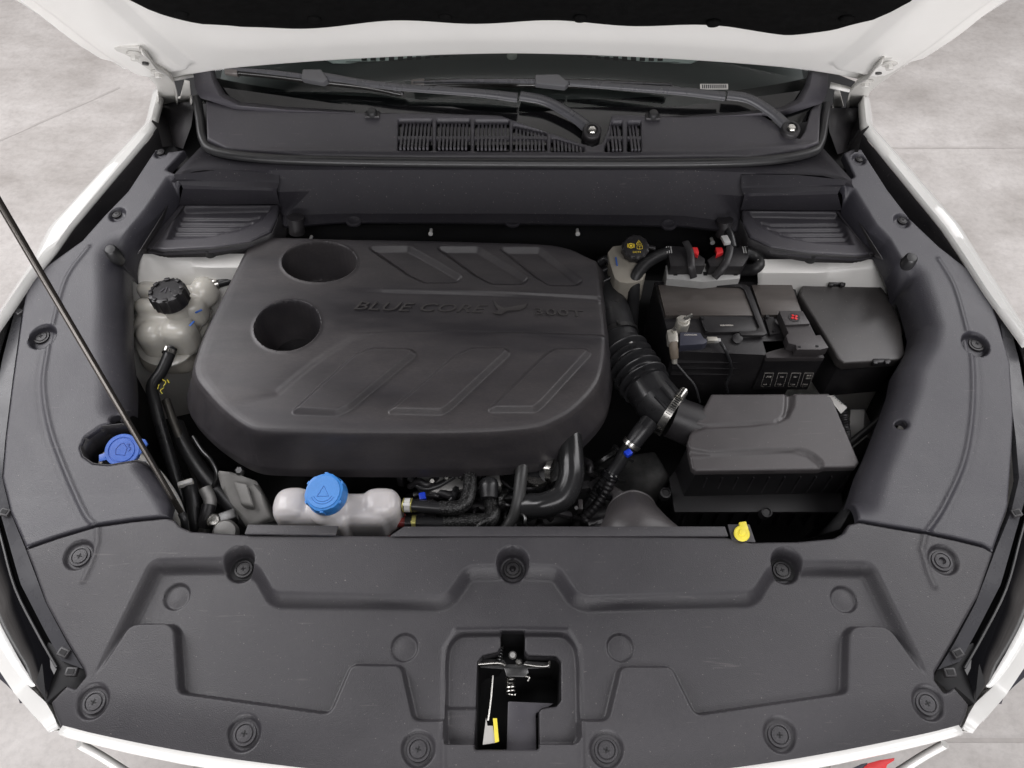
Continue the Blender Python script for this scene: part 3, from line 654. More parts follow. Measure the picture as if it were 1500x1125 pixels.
# ================================================================ WIPERS
def wiper(label, piv, arm1, arm2, blade, conn):
    t = thing('wiper', label, 'wiper', P(*piv, 1.115), 'windscreen wipers parked on the glass')
    tube('arm_base', [PPL(x, y, g0 + gn * .022, gn) for x, y in arm1], [.013, .0115, .0105, .0105], M_WIPER, t, n=8, sub=8, flat=(1, .45), up=gn)
    tube('arm', [PPL(x, y, g0 + gn * .030, gn) for x, y in arm2], [.0105, .009, .0075, .0065], M_WIPER, t, n=8, sub=8, flat=(1, .42), up=gn)
    a = [PG(x, y, .014) for x, y in blade]
    tube('blade', a, [.010, .011, .0115, .011, .009], mat('wiper rubber', (.012, .0115, .011), .25), t, n=8, sub=8, flat=(.9, .8), up=gn)
    tube('spoiler', [p + gn * .008 for p in a], [.003, .005, .005, .004, .002], M_WIPER, t, n=6, sub=8, up=gn)
    d = (a[1] - a[0]).normalized()
    tube('end_cap', [a[0] - d * .004, a[0] + d * .012, a[0] + d * .022], [.011, .013, .013], mat('end cap', (.10, .09, .085), .35), t, n=10, sub=3, flat=(.9, .8), up=gn)
    d2 = (a[-1] - a[-2]).normalized(); tube('end_cap', [a[-1] - d2 * .02, a[-1] - d2 * .01, a[-1] + d2 * .004], [.009, .009, .006], M_BLACK, t, n=10, sub=3, flat=(.9, .8), up=gn)
    q = [PPL(x, y, g0 + gn * .036, gn) for x, y in conn]; prism('connector', q, .018, mat('wiper connector', (.085, .085, .09), .42), t, bevel=.003, direction=-gn)
    p = PPL(*piv, g0 + gn * .024, gn); ax = Vector((0, -.35, .94))
    hub = lathe('pivot', [(.019, -.03), (.019, .003), (.017, .006), (.012, .007), (.0115, .004)], p, ax, M_BLACK, t, n=28)
    nut = lathe('nut', [(.009, .002), (.009, .008), (.007, .010), (.004, .0105)], p, ax, M_STEEL, hub, n=6, angle=20)
    return t
wiper('long wiper with its pivot in the cowl grille notch', (867, 193), [(868, 194), (842, 172), (800, 148), (762, 140)], [(758, 143), (700, 136), (560, 125), (455, 107)], [(334, 103), (400, 109), (465, 117), (535, 125), (588, 136)], [(443, 101), (470, 101), (480, 116), (473, 121), (441, 115)])
wiper('wiper with its pivot at the right cowl corner below the number plate', (1158, 190), [(1157, 189), (1132, 166), (1098, 145), (1065, 139)], [(1062, 141), (1000, 134), (920, 128), (835, 122)], [(606, 124), (690, 122), (780, 122), (890, 124), (982, 127)], [(784, 109), (818, 108), (834, 121), (828, 127), (784, 122)])

# ================================================================ COWL
c0 = P(750, 165, 1.108); c1_ = P(750, 229, 1.082); sl = (c0.z - c1_.z) / (c0.y - c1_.y)
def CWf(X, Y): return c1_.z + (Y - c1_.y) * sl - 0.012 * (X / .65) ** 2
cwl = thing('cowl_panel', 'dark plastic cowl panel with slotted air grille under the wipers', 'cowl panel', c1_)
top = [(301, 147), (330, 152), (400, 160), (500, 164), (620, 165), (733, 168), (770, 182), (848, 208), (868, 214), (882, 209), (890, 190), (896, 168), (940, 168), (1000, 170), (1112, 165), (1140, 182), (1163, 201), (1172, 202), (1180, 190), (1188, 160), (1203, 143)]
bot = [(1200, 208), (1180, 218), (1100, 229), (900, 231), (750, 231), (600, 230), (450, 228), (330, 217), (303, 203)]
CW = lambda x, y: float(CWf(x, y))
groups = [[(583, 174), (633, 174), (633, 221), (583, 221)], [(639, 174), (689, 174), (689, 221), (639, 221)], [(695, 175), (746, 175), (746, 222), (695, 222)], [(751, 180), (801, 193), (801, 222), (751, 222)],
          [(807, 199), (856, 215), (856, 223), (807, 223)], [(886, 214), (894, 195), (896, 177), (912, 177), (912, 223), (886, 223)], [(919, 177), (939, 177), (939, 223), (919, 223)]]
relief('panel', spx(top + bot, CW), CWf, [('line', spx([(310, 224), (450, 222), (750, 226), (1050, 224), (1190, 212)], CW), .0025, .006)], M_COWL, cwl, res=0.0026, holes=[spx(g, CW) for g in groups], skirt=0.01)
for g in groups:
    bm = bmesh.new(); x0 = min(p[0] for p in g); x1 = max(p[0] for p in g); nb = max(2, round((x1 - x0) / 5.6)); gp = np.array(g)
    def yr(x):
        ys = []
        for i in range(len(g)):
            (ax, ay), (bx, by) = g[i], g[(i + 1) % len(g)]
            if min(ax, bx) <= x <= max(ax, bx) and abs(bx - ax) > 1e-6: ys.append(ay + (by - ay) * (x - ax) / (bx - ax))
        return min(ys), max(ys)
    for k in range(1, nb):
        x = x0 + (x1 - x0) * k / nb; ya, yb = yr(x); a = PS(x, ya, CW); b = PS(x, yb, CW); cc = (a + b) / 2 - Vector((0, 0, .004))
        bmesh.ops.create_cube(bm, size=1, matrix=Matrix.Translation(cc) @ Matrix.Diagonal((.0040, (a - b).length, .007, 1)))
    a = PS(x0, 201, CW); b = PS(x1, 201, CW)
    if min(p[1] for p in g) < 190: bmesh.ops.create_cube(bm, size=1, matrix=Matrix.Translation((a + b) / 2 - Vector((0, 0, .004))) @ Matrix.Diagonal(((a - b).length, .008, .0072, 1)))
    tag(from_bm('grille_bars', bm, M_COWL, cwl, smooth=False), kind='stuff')
ca, cb = PS(575, 170, CW), PS(945, 227, CW)
obox('grille_duct', ((ca.x + cb.x) / 2, (ca.y + cb.y) / 2, c1_.z - .055), (cb.x - ca.x, abs(ca.y - cb.y) + .02, .004), M_BAY, cwl, bevel=0)
loft('rear_ledge', [[PG(x, y, -.002) for x, y in ((305, 125), (500, 153), (750, 158), (1000, 156), (1195, 130))], spx([(305, 165), (500, 205), (750, 222), (1000, 222), (1195, 175)], CW, -.02)], M_GLOSSBLK, cwl, res=40)
tube('rubber_seal', [P(x, y, z) for x, y, z in ((289, 143, 1.10), (293, 175, 1.085), (298, 205, 1.072), (315, 221, 1.07), (380, 231, 1.072), (500, 236, 1.075), (750, 239, 1.077), (1000, 239, 1.076), (1120, 235, 1.073), (1185, 224, 1.07), (1201, 210, 1.07), (1207, 180, 1.08), (1211, 152, 1.098))], .0095, M_RUBBER, cwl, n=10, sub=8)
for q in ((546, 170), (956, 173)):
    p = PS(*q, CW); b = obox('stop_base', p + Vector((0, 0, .003)), (.03, .018, .006), M_BLACK, cwl); lathe('stop_pad', [(.010, -.002), (.0105, .006), (.008, .011), (.003, .0125)], p + Vector((0, 0, .005)), (0, -.3, 1), M_RUBBER, b, n=18)

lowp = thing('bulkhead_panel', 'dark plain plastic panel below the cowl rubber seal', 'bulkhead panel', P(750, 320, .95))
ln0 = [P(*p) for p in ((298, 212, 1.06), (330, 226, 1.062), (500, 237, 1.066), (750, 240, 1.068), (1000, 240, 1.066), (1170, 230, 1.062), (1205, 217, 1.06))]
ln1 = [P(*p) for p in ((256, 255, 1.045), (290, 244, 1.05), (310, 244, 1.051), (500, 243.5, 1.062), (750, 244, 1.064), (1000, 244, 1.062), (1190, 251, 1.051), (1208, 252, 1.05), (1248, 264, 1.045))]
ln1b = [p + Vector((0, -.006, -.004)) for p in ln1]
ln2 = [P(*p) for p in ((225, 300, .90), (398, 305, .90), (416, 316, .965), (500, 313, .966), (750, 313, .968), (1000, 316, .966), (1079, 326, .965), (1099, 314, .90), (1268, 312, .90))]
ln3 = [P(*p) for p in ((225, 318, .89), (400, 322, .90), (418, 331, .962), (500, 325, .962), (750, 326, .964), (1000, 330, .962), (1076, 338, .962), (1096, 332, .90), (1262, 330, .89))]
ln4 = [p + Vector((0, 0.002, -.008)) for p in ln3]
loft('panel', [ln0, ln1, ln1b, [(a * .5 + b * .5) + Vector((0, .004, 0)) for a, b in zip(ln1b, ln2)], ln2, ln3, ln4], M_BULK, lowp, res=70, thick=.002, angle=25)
for x, y in ((518, 322), (751, 323), (980, 327)):
    p = P(x, y, .966); lathe('fixing_boss', [(.017, -.006), (.016, -.0015), (.012, -.001), (.009, -.0025), (.001, -.0025)], p, (0, -.25, 1), M_BULK, lowp, n=24, squash=.8)
for (x, y) in ((433, 318), (1062, 322)):
    p = P(x, y, .975); a = lathe('drain_spout', [(.017, 0), (.016, -.03), (.0165, -.036), (.012, -.036), (.011, -.02)], p, (.1 if x < 700 else -.1, .25, 1), M_BLACK, lowp, n=22)
for (x, y) in ((455, 350), (631, 340), (846, 340), (1043, 353)):
    p = PPL(x, y, P(750, 333, .94) + Vector((0, .02, 0)), (0, 1, 0)); st = thing('pad_stud', 'small white plastic stud on the black bulkhead wall', 'stud', p, 'white studs along the bulkhead')
    lathe('pin', [(.0035, -.01), (.0035, .004), (.005, .005), (.005, .008), (.002, .009)], p, (0, -1, .2), M_TANKW, st, n=12)
for side, f, s in SIDES:
    t = thing('strut_cover', 'dark ribbed tray cover ' + ('behind the coolant tank' if s == 1 else 'behind the battery and relay box'), 'strut cover', P(*f((310, 330)), .95), 'ribbed covers at the rear corners of the bay')
    Lb = [[P(*f(p)) for p in l] for l in (((254, 256, 1.047), (330, 248, 1.05), (400, 248, 1.05), (409, 249, 1.05)), ((258, 263, 1.038), (330, 263, 1.038), (397, 264, 1.038), (409, 265, 1.036)), ((262, 264, 1.035), (330, 266, 1.035), (395, 267, 1.035), (409, 268, 1.033)), ((266, 271, 1.03), (330, 274, 1.03), (392, 275, 1.03), (406, 276, 1.028)),
         ((268, 276, 1.025), (330, 278, 1.025), (390, 279, 1.025), (405, 280, 1.02)), ((262, 300, .972), (330, 300, .972), (400, 299, .972), (410, 300, .97)))]
    loft('back_step', Lb, M_BULK, t, res=40, thick=.0, angle=14)
    zt = .965; fz = lambda X, Y: np.full_like(X, zt)
    ou = [P(*f(p), zt) for p in ((262, 299), (330, 299), (408, 299), (407, 318), (396, 338), (366, 353), (310, 362), (240, 366), (213, 362), (232, 334))]
    rc = [P(*f(p), zt) for p in ((268, 305), (396, 303), (384, 320), (350, 337), (300, 346), (246, 349), (256, 325))]
    ft = [('poly', rc, -.012, .008)]
    for y, xa, xb_ in ((316, 264, 376), (324, 262, 366), (331, 256, 348), (338, 252, 328)):
        ft.append(('line', [P(*f(p), zt) for p in ((xa, y), (xb_ - 12, y), (xb_, y - 3))], -.004, .0035))
    relief('tray', ou, fz, ft, M_COWL, t, res=.0022, skirt=.012, edge=.004)
    L2 = [[P(*f(p)) for p in l] for l in (((411, 312, .964), (399, 341, .962), (368, 355, .962), (310, 364, .962), (240, 368, .962), (212, 364, .962)), ((420, 335, .93), (402, 362, .925), (372, 374, .92), (312, 381, .92), (243, 384, .92), (203, 376, .92)), ((424, 338, .925), (406, 366, .92), (374, 378, .915), (312, 386, .915), (243, 389, .915), (200, 379, .915)))]
    loft('skirt', L2, M_BLACK, t, res=40, thick=.002)
    p = P(*f((306, 362)), .95); lathe('stop_pad', [(.016, -.02), (.016, .008), (.013, .013), (.004, .014)], p, (0, -.1, 1), M_RUBBER, t, n=22)
    wl_ = [(258, 285), (228, 335), (205, 368)]
    loft('side_channel', [[P(*f(p), .99) for p in ((262, 270), (236, 318), (202, 372))], [P(*f(p), .95) for p in ((272, 285), (248, 322), (214, 370))], [P(*f(p), .965) for p in ((276, 296), (252, 326), (220, 366))]], M_BLACK, t, res=16, thick=.002)

# ================================================================ SIDE TRIM PANELS
def disc(px, py, r, h, w=.004, surf=S): 
    c = PS(px, py, surf); return ('poly', circ(c, r), h, w)
def trim(label, outline, rolls, crease, clips, holes_px, extra, mir):
    t = thing('side_trim', label, 'trim panel', PS(*outline[0][:2], S), 'long trim panels along the fenders')
    ft = []
    for (pl, dep, r) in rolls: ft.append(('roll', spx(pl), dep, r))
    for pl, h, wd in crease: ft.append(('line', [tuple(p) for p in spline([v.to_3d() for v in spx(pl)], 5)], h, wd))
    for (x, y, r, dep) in clips: ft.append(disc(x, y, r, -dep, .006))
    ft += extra
    relief('panel', spx(outline), Sv, ft, M_TRIM, t, res=.0022, holes=[circ(PS(x, y, S), r, 20) for x, y, r in holes_px], skirt=.015, edge=.0035)
    for (x, y, r, dep) in clips:
        c = PS(x, y, S, -dep); push_clip(c + Vector((0, -.002, .0015)), (0, -.08, 1), r * .62, t, M_BLACK)
    return t
inL = [(197, 606, -.05), (201, 575, -.06), (194, 508, -.06), (194, 442, -.06), (192, 400, -.06), (203, 374, -.05), (233, 333, -.045), (260, 283, -.035)]
outL = [(228, 218), (187, 280), (153, 315), (120, 352), (67, 390), (40, 417), (33, 452), (18, 560), (8, 640), (3, 700), (15, 750), (37.5, 801.5), (85, 785), (140, 768.5), (195, 760.5), (245, 755.5), (256, 744, -.03), (247, 725, -.03), (230, 700, -.02), (213, 677, -.01), (200, 674), (160, 681), (137, 679), (121, 668), (117, 655), (124, 640), (147, 624), (182, 619, -.012)] + inL + [(266, 263, -.01), (243, 248), (270, 219), (248, 222)]
creL = [([(137, 768), (123, 750), (97, 692), (74, 628), (64, 565), (70, 515), (77, 478), (97, 408), (130, 362)], .0024, .0042), ([(129, 768), (114, 748), (88, 692), (65, 628), (56, 565), (62, 518)], -.0009, .006)]
tl = trim('long dark plastic trim panel with the blue washer cap pocket', outL, [(inL[:5], .055, .055), (inL[4:], .045, .018), ([(256, 744), (247, 725), (230, 700), (213, 677)], .03, .03)], creL,
          [(236, 223, .013, .009), (172, 314, .015, .009), (62, 493, .024, .016)], [(168, 612, .0095)], [], False)
inR = [(1240, 742, -.05), (1254, 698, -.05), (1269, 665, -.05), (1288, 615, -.055), (1299, 582, -.06), (1304, 555, -.06), (1326, 518, -.06), (1330, 498, -.06), (1324, 472, -.06), (1312, 435, -.06), (1297, 412, -.055), (1281, 378, -.05), (1263, 355, -.045), (1236, 300, -.035)]
outR = [(1262, 218), (1300, 277), (1333, 320), (1375, 360), (1433, 405), (1447, 428), (1463, 472), (1480, 532), (1485, 608), (1483, 658), (1477, 742), (1455, 806.5), (1440, 798), (1400, 788), (1355, 778.5), (1305, 770), (1258, 761.5)] + inR + [(1231, 275, -.01), (1252, 258), (1236, 224), (1248, 218)]
creR = [([(1357, 780), (1382, 742), (1410, 680), (1422, 620), (1425, 560), (1422, 515), (1415, 478), (1398, 420), (1375, 380)], .0024, .0042), ([(1366, 780), (1391, 742), (1419, 680), (1431, 620), (1434, 560), (1431, 520)], -.0009, .006)]
tr = trim('long dark plastic trim panel beside the relay box', outR, [(inR[:10], .055, .050), (inR[9:], .045, .018)], creR,
          [(1258, 233, .013, .009), (1321, 323, .015, .009), (1429, 504, .024, .016)], [(1323, 619, .0095)], [], True)
for (x, y), t in (((168, 374), tl), ((1329, 386), tr)):
    p = PS(x, y, S, -.004); lathe('bonnet_stop', [(.013, -.02), (.0135, .004), (.012, .020), (.009, .024), (.002, .025)], p, (.1 if x < 700 else -.1, -.25, 1), M_RUBBER, t, n=20)
p = PS(1323, 619, S, -.012); obox('slotted_pin', p, (.003, .017, .004), M_BLACK, tr, rz=.35)
pw = [PS(*p, S, -.002) for p in ((182, 620), (147, 624), (124, 640), (117, 655), (121, 668), (137, 679), (160, 681), (200, 674), (213, 677))]
loft('washer_pocket', [pw, [p + Vector((.006, 0, -.055)) for p in pw]], M_BLACK, tl, res=40, thick=.002)

# ================================================================ RADIATOR COVER
outC = [(37.5, 804.5), (85, 788), (140, 771.5), (195, 763.5), (245, 758.5), (256, 762), (264, 771), (280, 778), (360, 783), (590, 785), (1060, 786), (1100, 794), (1170, 793), (1222, 788), (1236, 780), (1243, 768), (1258, 764.5), (1305, 773), (1355, 781.5), (1400, 791), (1440, 801), (1455, 809.5), (1433, 873), (1400, 933), (1370, 985), (1370, 997), (1384, 1015), (1392, 1012), (1398, 1006), (1421, 1031), (1418, 1047), (1408, 1068)]
outC += [(x, y - .5) for x, y in K[::-1]][1:-1] + [(88, 1069), (78, 1047), (73, 1028), (98, 1004), (110, 1009), (125, 991), (122, 980), (98, 940), (67, 883), (48, 830)]
rc = thing('radiator_cover', 'wide dark moulded plastic cover across the front with round fasteners', 'radiator cover', PS(750, 1000, S))
tray = [(226, 827), (325, 825), (350, 825), (374, 836), (393, 870), (405, 876), (642, 881), (660, 874), (686, 836), (750, 834), (815, 836), (840, 874), (858, 882), (1100, 875), (1112, 868), (1130, 838), (1150, 829), (1274, 831), (1340, 965), (1372, 1050), (1300, 1085), (1000, 1110), (500, 1110), (200, 1085), (120, 1050), (158, 965)]
boss = [(142, 985), (186, 918), (200, 911), (247, 911), (257, 920), (263, 1013), (482, 1043), (513, 971), (588, 972), (606, 1053), (890, 1053), (909, 974), (985, 974), (1020, 1045), (1240, 1013), (1242, 925), (1252, 915), (1296, 915), (1310, 925), (1354, 985), (1440, 1040), (1450, 1200), (50, 1200), (60, 1040)]
well = [(654, 960), (657, 938), (672, 923), (750, 922), (828, 923), (843, 938), (847, 960), (850, 1087), (652, 1087)]
hole = [(734, 927), (734, 948), (729, 956), (707, 961), (700, 970), (696, 1103), (789, 1103), (789, 1042), (794, 1037), (815, 1034), (821, 1026), (821, 970), (814, 962), (773, 961), (768, 954), (768, 927)]
deep = [(349, 822), (751, 822), (1153, 824)]
ft = [('poly', fillet([tuple(p[:2]) for p in spx(tray)], .010), -.021, .022), ('level', fillet([tuple(p[:2]) for p in spx(boss)], .010), .0, .008)]
ft.append(('line', spx([(143, 775), (143, 795), (133, 827), (122, 850)]), .0020, .005)); ft.append(('line', spx([(1355, 783), (1350, 805), (1360, 840), (1368, 858)]), .0020, .005))
ft.append(('line', spx([(649, 1150), (650, 1054), (652, 945), (668, 918), (750, 917), (832, 918), (848, 945), (852, 1054), (853, 1150)]), .003, .004))
ft.append(('level', fillet(spx(well), .012), -.029, .006))
ft.append(('level', spx([(652, 1030), (696, 1030), (696, 1087), (652, 1087)]), -.034, .005))
ft.append(('level', spx([(500, 768), (590, 768), (1070, 768), (1070, 786), (590, 786)]), .0, .002))
for x, y in ((252, 867), (590, 942), (911, 942), (1243, 871)): ft.append(disc(x, y, .0195, -.0055, .003)); ft.append(disc(x, y, .012, .0015, .02))
for x, y in deep:
    c = PS(x, y, S); a = [(c.x - .0215, c.y - .03), (c.x + .0215, c.y - .03)] + [(c.x + .0215 * math.cos(q), c.y + .0215 * math.sin(q)) for q in np.linspace(0, math.pi, 14)]
    ft.append(('level', circ((c.x, c.y - .001), .0225), -.034, .007))
wide = [(115, 813), (135, 1027), (356, 1073), (612, 1096), (889, 1097), (1144, 1075), (1361, 1029), (1382, 820)]
for x, y in wide: ft.append(disc(x, y, .0225, -.0075, .005))
ft.append(('fn', lambda X, Y, d: -.010 * sm((np.interp(np.abs(X), [0, .3, .6, .75], [.0, .015, .055, .09]) - Y - .0) / .10)))
relief('panel', spx(outC), Sv, ft, M_PANEL, rc, res=.0018, holes=[[tuple(p[:2]) for p in spx(hole, dz=-.029)]], skirt=.014, edge=.0035)
def frontdz(p): return float(-.010 * sm(np.array((np.interp(abs(p.x), [0, .3, .6, .75], [.0, .015, .055, .09]) - p.y) / .10)))
for x, y in wide:
    c = PS(x, y, S); c.z += -.0072 + frontdz(c); push_clip(c + Vector((0, 0, .001)), (0, -.05, 1), .0165, rc, M_PANEL if y < 1100 else M_BLACK, hollow=(x == 1382), spin=random.uniform(-.4, .4))
for x, y in deep:
    c = PS(x, y, S); c.z -= .0335; push_clip(c + Vector((0, -.001, .003)), (0, -.05, 1), .0145, rc, M_BLACK, hollow=(x == 751), spin=.2)
prism('rear_lip', [PS(*p, S, .006) for p in ((592, 771), (1062, 771), (1067, 785), (571, 785))], .004, M_PANEL, rc, bevel=.0012)
prism('rear_flap', [PS(*p, S, .007) for p in ((363, 768), (496, 770), (492, 783.5), (358, 782))], .004, M_PANEL, rc, bevel=.0015)
obox('well_floor', PS(760, 1015, S, -.16), (.20, .24, .004), M_BAY, rc, bevel=.001)
prism('well_block', [PS(*p, S, -.045) for p in ((744, 1027), (812, 1030), (800, 1038), (785, 1045), (786, 1100), (742, 1100))], .03, M_COWL, rc, bevel=.002)
hp = [PS(*p, S, -.0295) for p in hole]; hp.append(hp[0])
loft('well_wall', [hp, [p + Vector((0, 0, -.13)) for p in hp]], M_BAY, rc, res=160, angle=30)

# ---- bonnet latch in the well
zl = PS(750, 990, S).z
la = thing('bonnet_latch', 'blackened steel bonnet latch with spring inside the front well', 'latch', P(750, 980, zl - .09))
prism('latch_plate', [P(*p, zl - .045) for p in ((703, 965), (738, 966), (742, 973), (765, 973), (770, 968), (804, 970), (806, 978), (770, 980), (748, 982), (735, 980), (703, 978))], .004, M_DARKSTEEL, la, bevel=.001)
prism('latch_hook', [P(*p, zl - .04) for p in ((738, 978), (772, 977), (775, 985), (768, 992), (742, 991))], .008, M_DARKSTEEL, la, bevel=.002)
sp_ = [P(748, 990 + .0, zl - .05) + Vector((.0065 * math.cos(a), -a * .00085, .0065 * math.sin(a))) for a in np.linspace(0, 2 * math.pi * 5, 60)]
tube('spring', sp_, .0012, M_STEEL, la, n=6, sub=1)
sp2 = [P(735, 968, zl - .04) + Vector((.004 * t * .6 - .004, .022 * t, 0)) + Vector((.004 * math.cos(t * 31), 0, .004 * math.sin(t * 31))) for t in np.linspace(0, 1, 50)]
tube('cable_spring', sp2, .0011, M_DARKSTEEL, la, n=6, sub=1)
lathe('rivet', [(.006, 0), (.006, .004), (.004, .007)], P(751, 960, zl - .04), (0, -.2, 1), M_ALLOY, la, n=16)
lathe('rivet', [(.005, 0), (.005, .003), (.003, .005)], P(760, 970, zl - .043), (0, -.2, 1), M_STEEL, la, n=16)
tube('latch_arm', [P(700, 973, zl - .04), P(730, 971, zl - .04), P(740, 975, zl - .04)], .0025, M_STEEL, la, n=8, sub=4)
tube('latch_arm', [P(762, 990, zl - .045), P(775, 992, zl - .045), P(773, 998, zl - .045)], .0016, M_STEEL, la, n=8, sub=4)
tube('catch_plate_edge', [P(768, 973, zl - .04), P(790, 976, zl - .04), P(804, 975, zl - .04), P(805, 968, zl - .035)], .0018, M_STEEL, la, n=8, sub=4)
rl = thing('release_lever', 'thin steel release rod with grey and yellow tag', 'lever', P(718, 1070, zl - .06))
tube('rod', [P(722, 990, zl - .05), P(719, 1025, zl - .045), P(715, 1056, zl - .04)], .0016, M_STEEL, rl, n=8, sub=4)
prism('tag', [P(*p, zl - .03) for p in ((712, 1051), (714, 1063), (722, 1063), (726, 1088), (707, 1091))], .002, M_LABEL, rl, bevel=.0003)
prism('tag_edge', [P(*p, zl - .028) for p in ((722, 1052), (728, 1052), (731, 1086), (725, 1088))], .003, M_YEL, rl, bevel=.0003)

# ================================================================ ENGINE COVER
ZC = .952
_p0 = P(560, 500, ZC)
def ECf(X, Y): return ZC - .016 * ((X - _p0.x) / .4) ** 2 + .02 * (Y - _p0.y)
EC = lambda x, y: float(ECf(x, y))
ec = thing('engine_cover', 'large dusty black engine cover with embossed lettering and two round wells', 'engine cover', _p0)
oc = [(272, 572), (284, 535), (302, 495), (345, 412), (372, 379), (400, 361), (430, 354, -.03), (700, 352, -.02), (795, 354, -.02), (838, 366, -.03), (868, 386, -.04), (885, 412), (892, 460), (901, 520), (898, 575), (887, 610), (852, 648), (822, 666), (790, 679), (700, 686), (560, 687), (400, 685), (366, 680), (320, 652), (281, 615), (272, 592)]
oc = [p if len(p) > 2 else (*p, -.08) for p in oc]
ol = chaikin([tuple(p[:2]) for p in spx(oc, EC)], 2)
def sh(f): return [tuple(p[:2]) for p in spx(f, EC)]
S1 = [[(543, 363), (598, 362), (640, 385), (675, 406), (669, 412), (622, 412), (598, 401)], [(643, 363), (700, 363), (740, 388), (772, 408), (766, 414), (720, 414), (697, 402)], [(735, 364), (790, 364), (820, 388), (851, 411), (845, 416), (805, 416), (785, 404)]]
L1 = [[(430, 604), (495, 607), (512, 599), (608, 519), (601, 513), (545, 512), (520, 522)], [(571, 604), (646, 606), (659, 598), (745, 518), (740, 512), (690, 512), (667, 523)], [(717, 602), (783, 602), (794, 593), (863, 518), (857, 513), (813, 513), (797, 523)]]
def roll_all(X, Y, d):
    back = sm((Y - (P(700, 352, ZC).y - .10)) / .10); left = sm((_p0.x - .18 - X) / .16)
    p = np.interp(d / (.85 + .55 * left), [0, .004, .010, .016, .021, .026, .031, .038, .046], [1, .90, .71, .50, .31, .13, .035, .006, 0])
    return -(.085 * (1 - back) + .035 * back) * p
ft = [('fn', roll_all)]
ft.append(('poly', fillet(sh([(600, 425), (960, 441), (960, 493), (575, 485), (450, 489), (450, 424)]), .012), -.0065, .010, PS(490, 455, EC).x, PS(590, 455, EC).x))
sw = sh([(585, 485), (545, 487), (512, 497), (475, 518), (440, 545), (405, 575)])
ft.append(('scoop', sw + sh([(300, 600), (320, 540), (420, 440), (500, 405), (585, 424)]), sw, -.0055, .024, .045, PS(490, 455, EC).x, PS(575, 455, EC).x))
ft.append(('line', sh([(560, 424), (600, 425), (893, 440)]), .0014, .0025)); ft.append(('line', sh([(545, 488), (580, 486), (890, 494)]), .0012, .0025))
for s_ in S1: ft.append(('bevel', fillet(sh(s_), .006), -.0105, .011))
for s_ in L1: ft.append(('bevel', fillet(sh(s_), .006), .0095, .0095))
ft.append(('level', sh(ell(468, 384, 51, 27, 0)), -.10, .012)); ft.append(('level', sh(ell(421, 477, 45, 33, -12)), -.11, .012))
ft.append(('line', sh(ell(468, 384, 55, 30) + [ell(468, 384, 55, 30)[0]]), .002, .004)); ft.append(('line', sh(ell(421, 477, 49, 36, -12) + [ell(421, 477, 49, 36, -12)[0]]), .002, .004))
shell = relief('shell', ol, ECf, ft, M_COVER, ec, res=.0017, skirt=.025, edge=.003)
a = PS(520, 452, EC); b = PS(718, 455.5, EC); xd = b - a; zt = Vector((0, 0, -.0052))
from mathutils.bvhtree import BVHTree
_bvh = BVHTree.FromPolygons([v.co + shell.location for v in shell.data.vertices], [tuple(p.vertices) for p in shell.data.polygons])
def conform(o, lift=.0):
    z0 = min(v.co.z for v in o.data.vertices)
    for v in o.data.vertices:
        w = v.co + o.location; h = _bvh.ray_cast(Vector((w.x, w.y, 1.3)), Vector((0, 0, -1)))[0]
        if h is not None: v.co.z = h.z - .0006 + (v.co.z - z0) + lift - o.location.z
    o.data.update()
def fit_text(name, body, q0, q1, hpx, sh_=.0, m=M_COVER, n=2.9):
    a = PS(*q0, EC); b = PS(*q1, EC); h = (PS(q0[0], q0[1] - hpx, EC) - a).length; w0 = (b - a).length
    o = text(name, body, a + zt, b - a, (0, 1, 0), h / .72, m, ec, extrude=.0011, shear=sh_)
    V = np.array([v.co[:] for v in o.data.vertices]); k = w0 / (V[:, 0].max() - V[:, 0].min())
    for v in o.data.vertices: v.co.x *= k
    o.location.x = (a.x + b.x) / 2; WL[o.name] = o.location.copy(); conform(o); return o
M_LETTER = mat('letter plastic', (0.060, 0.056, 0.056), 0.38, grain=.2)
fit_text('lettering', 'BLUE CORE', (518, 453), (714, 456), 12, .35, M_LETTER)
fit_text('lettering', '300T', (783, 459), (855, 461), 10, 0, M_LETTER)
we = prism('wing_emblem', [PS(*p, EC, -.0042) for p in ((723, 441), (730, 448), (738, 452), (768, 446), (773, 443), (770, 450), (762, 454), (742, 456), (734, 461), (722, 460), (730, 455), (725, 448))], .003, M_LETTER, ec, bevel=.0006); conform(we)
prism('front_tab', [P(*p) for p in ((371, 656, .900), (400, 656, .900), (394, 681, .862), (378, 681, .862))], .012, M_COVER, ec, bevel=.0025, direction=(0, 1, -.3))

# engine underneath
eng = thing('engine_block', 'dark engine block and pipe clutter showing below the engine cover', 'engine', P(580, 560, .5))
obox('block', P(585, 560, .70) + Vector((0, .02, 0)), (.60, .34, .26), M_BAY, eng, bevel=.02)
obox('valve_cover', P(585, 520, .82), (.56, .30, .05), M_BLACK, eng, bevel=.015)
prism('manifold', ppx([(610, 690), (690, 690), (690, 715), (640, 722), (612, 715)], .80), .03, M_ALLOY, eng, bevel=.006)
prism('manifold', ppx([(712, 688), (730, 688), (735, 712), (712, 715)], .81), .03, M_ALLOY, eng, bevel=.004)
for x0, x1, y, z, r in ((600, 640, 705, .81, .006), (612, 700, 722, .79, .009), (640, 760, 740, .75, .012), (700, 770, 725, .77, .010), (420, 560, 735, .74, .02), (600, 900, 760, .70, .02)):
    tube('pipe', [P(x0, y + 8, z - .02), P((x0 * 2 + x1) / 3, y, z), P((x0 + 2 * x1) / 3, y + 5, z), P(x1, y - 6, z - .01)], r, M_BLACK, eng, n=10, sub=6)
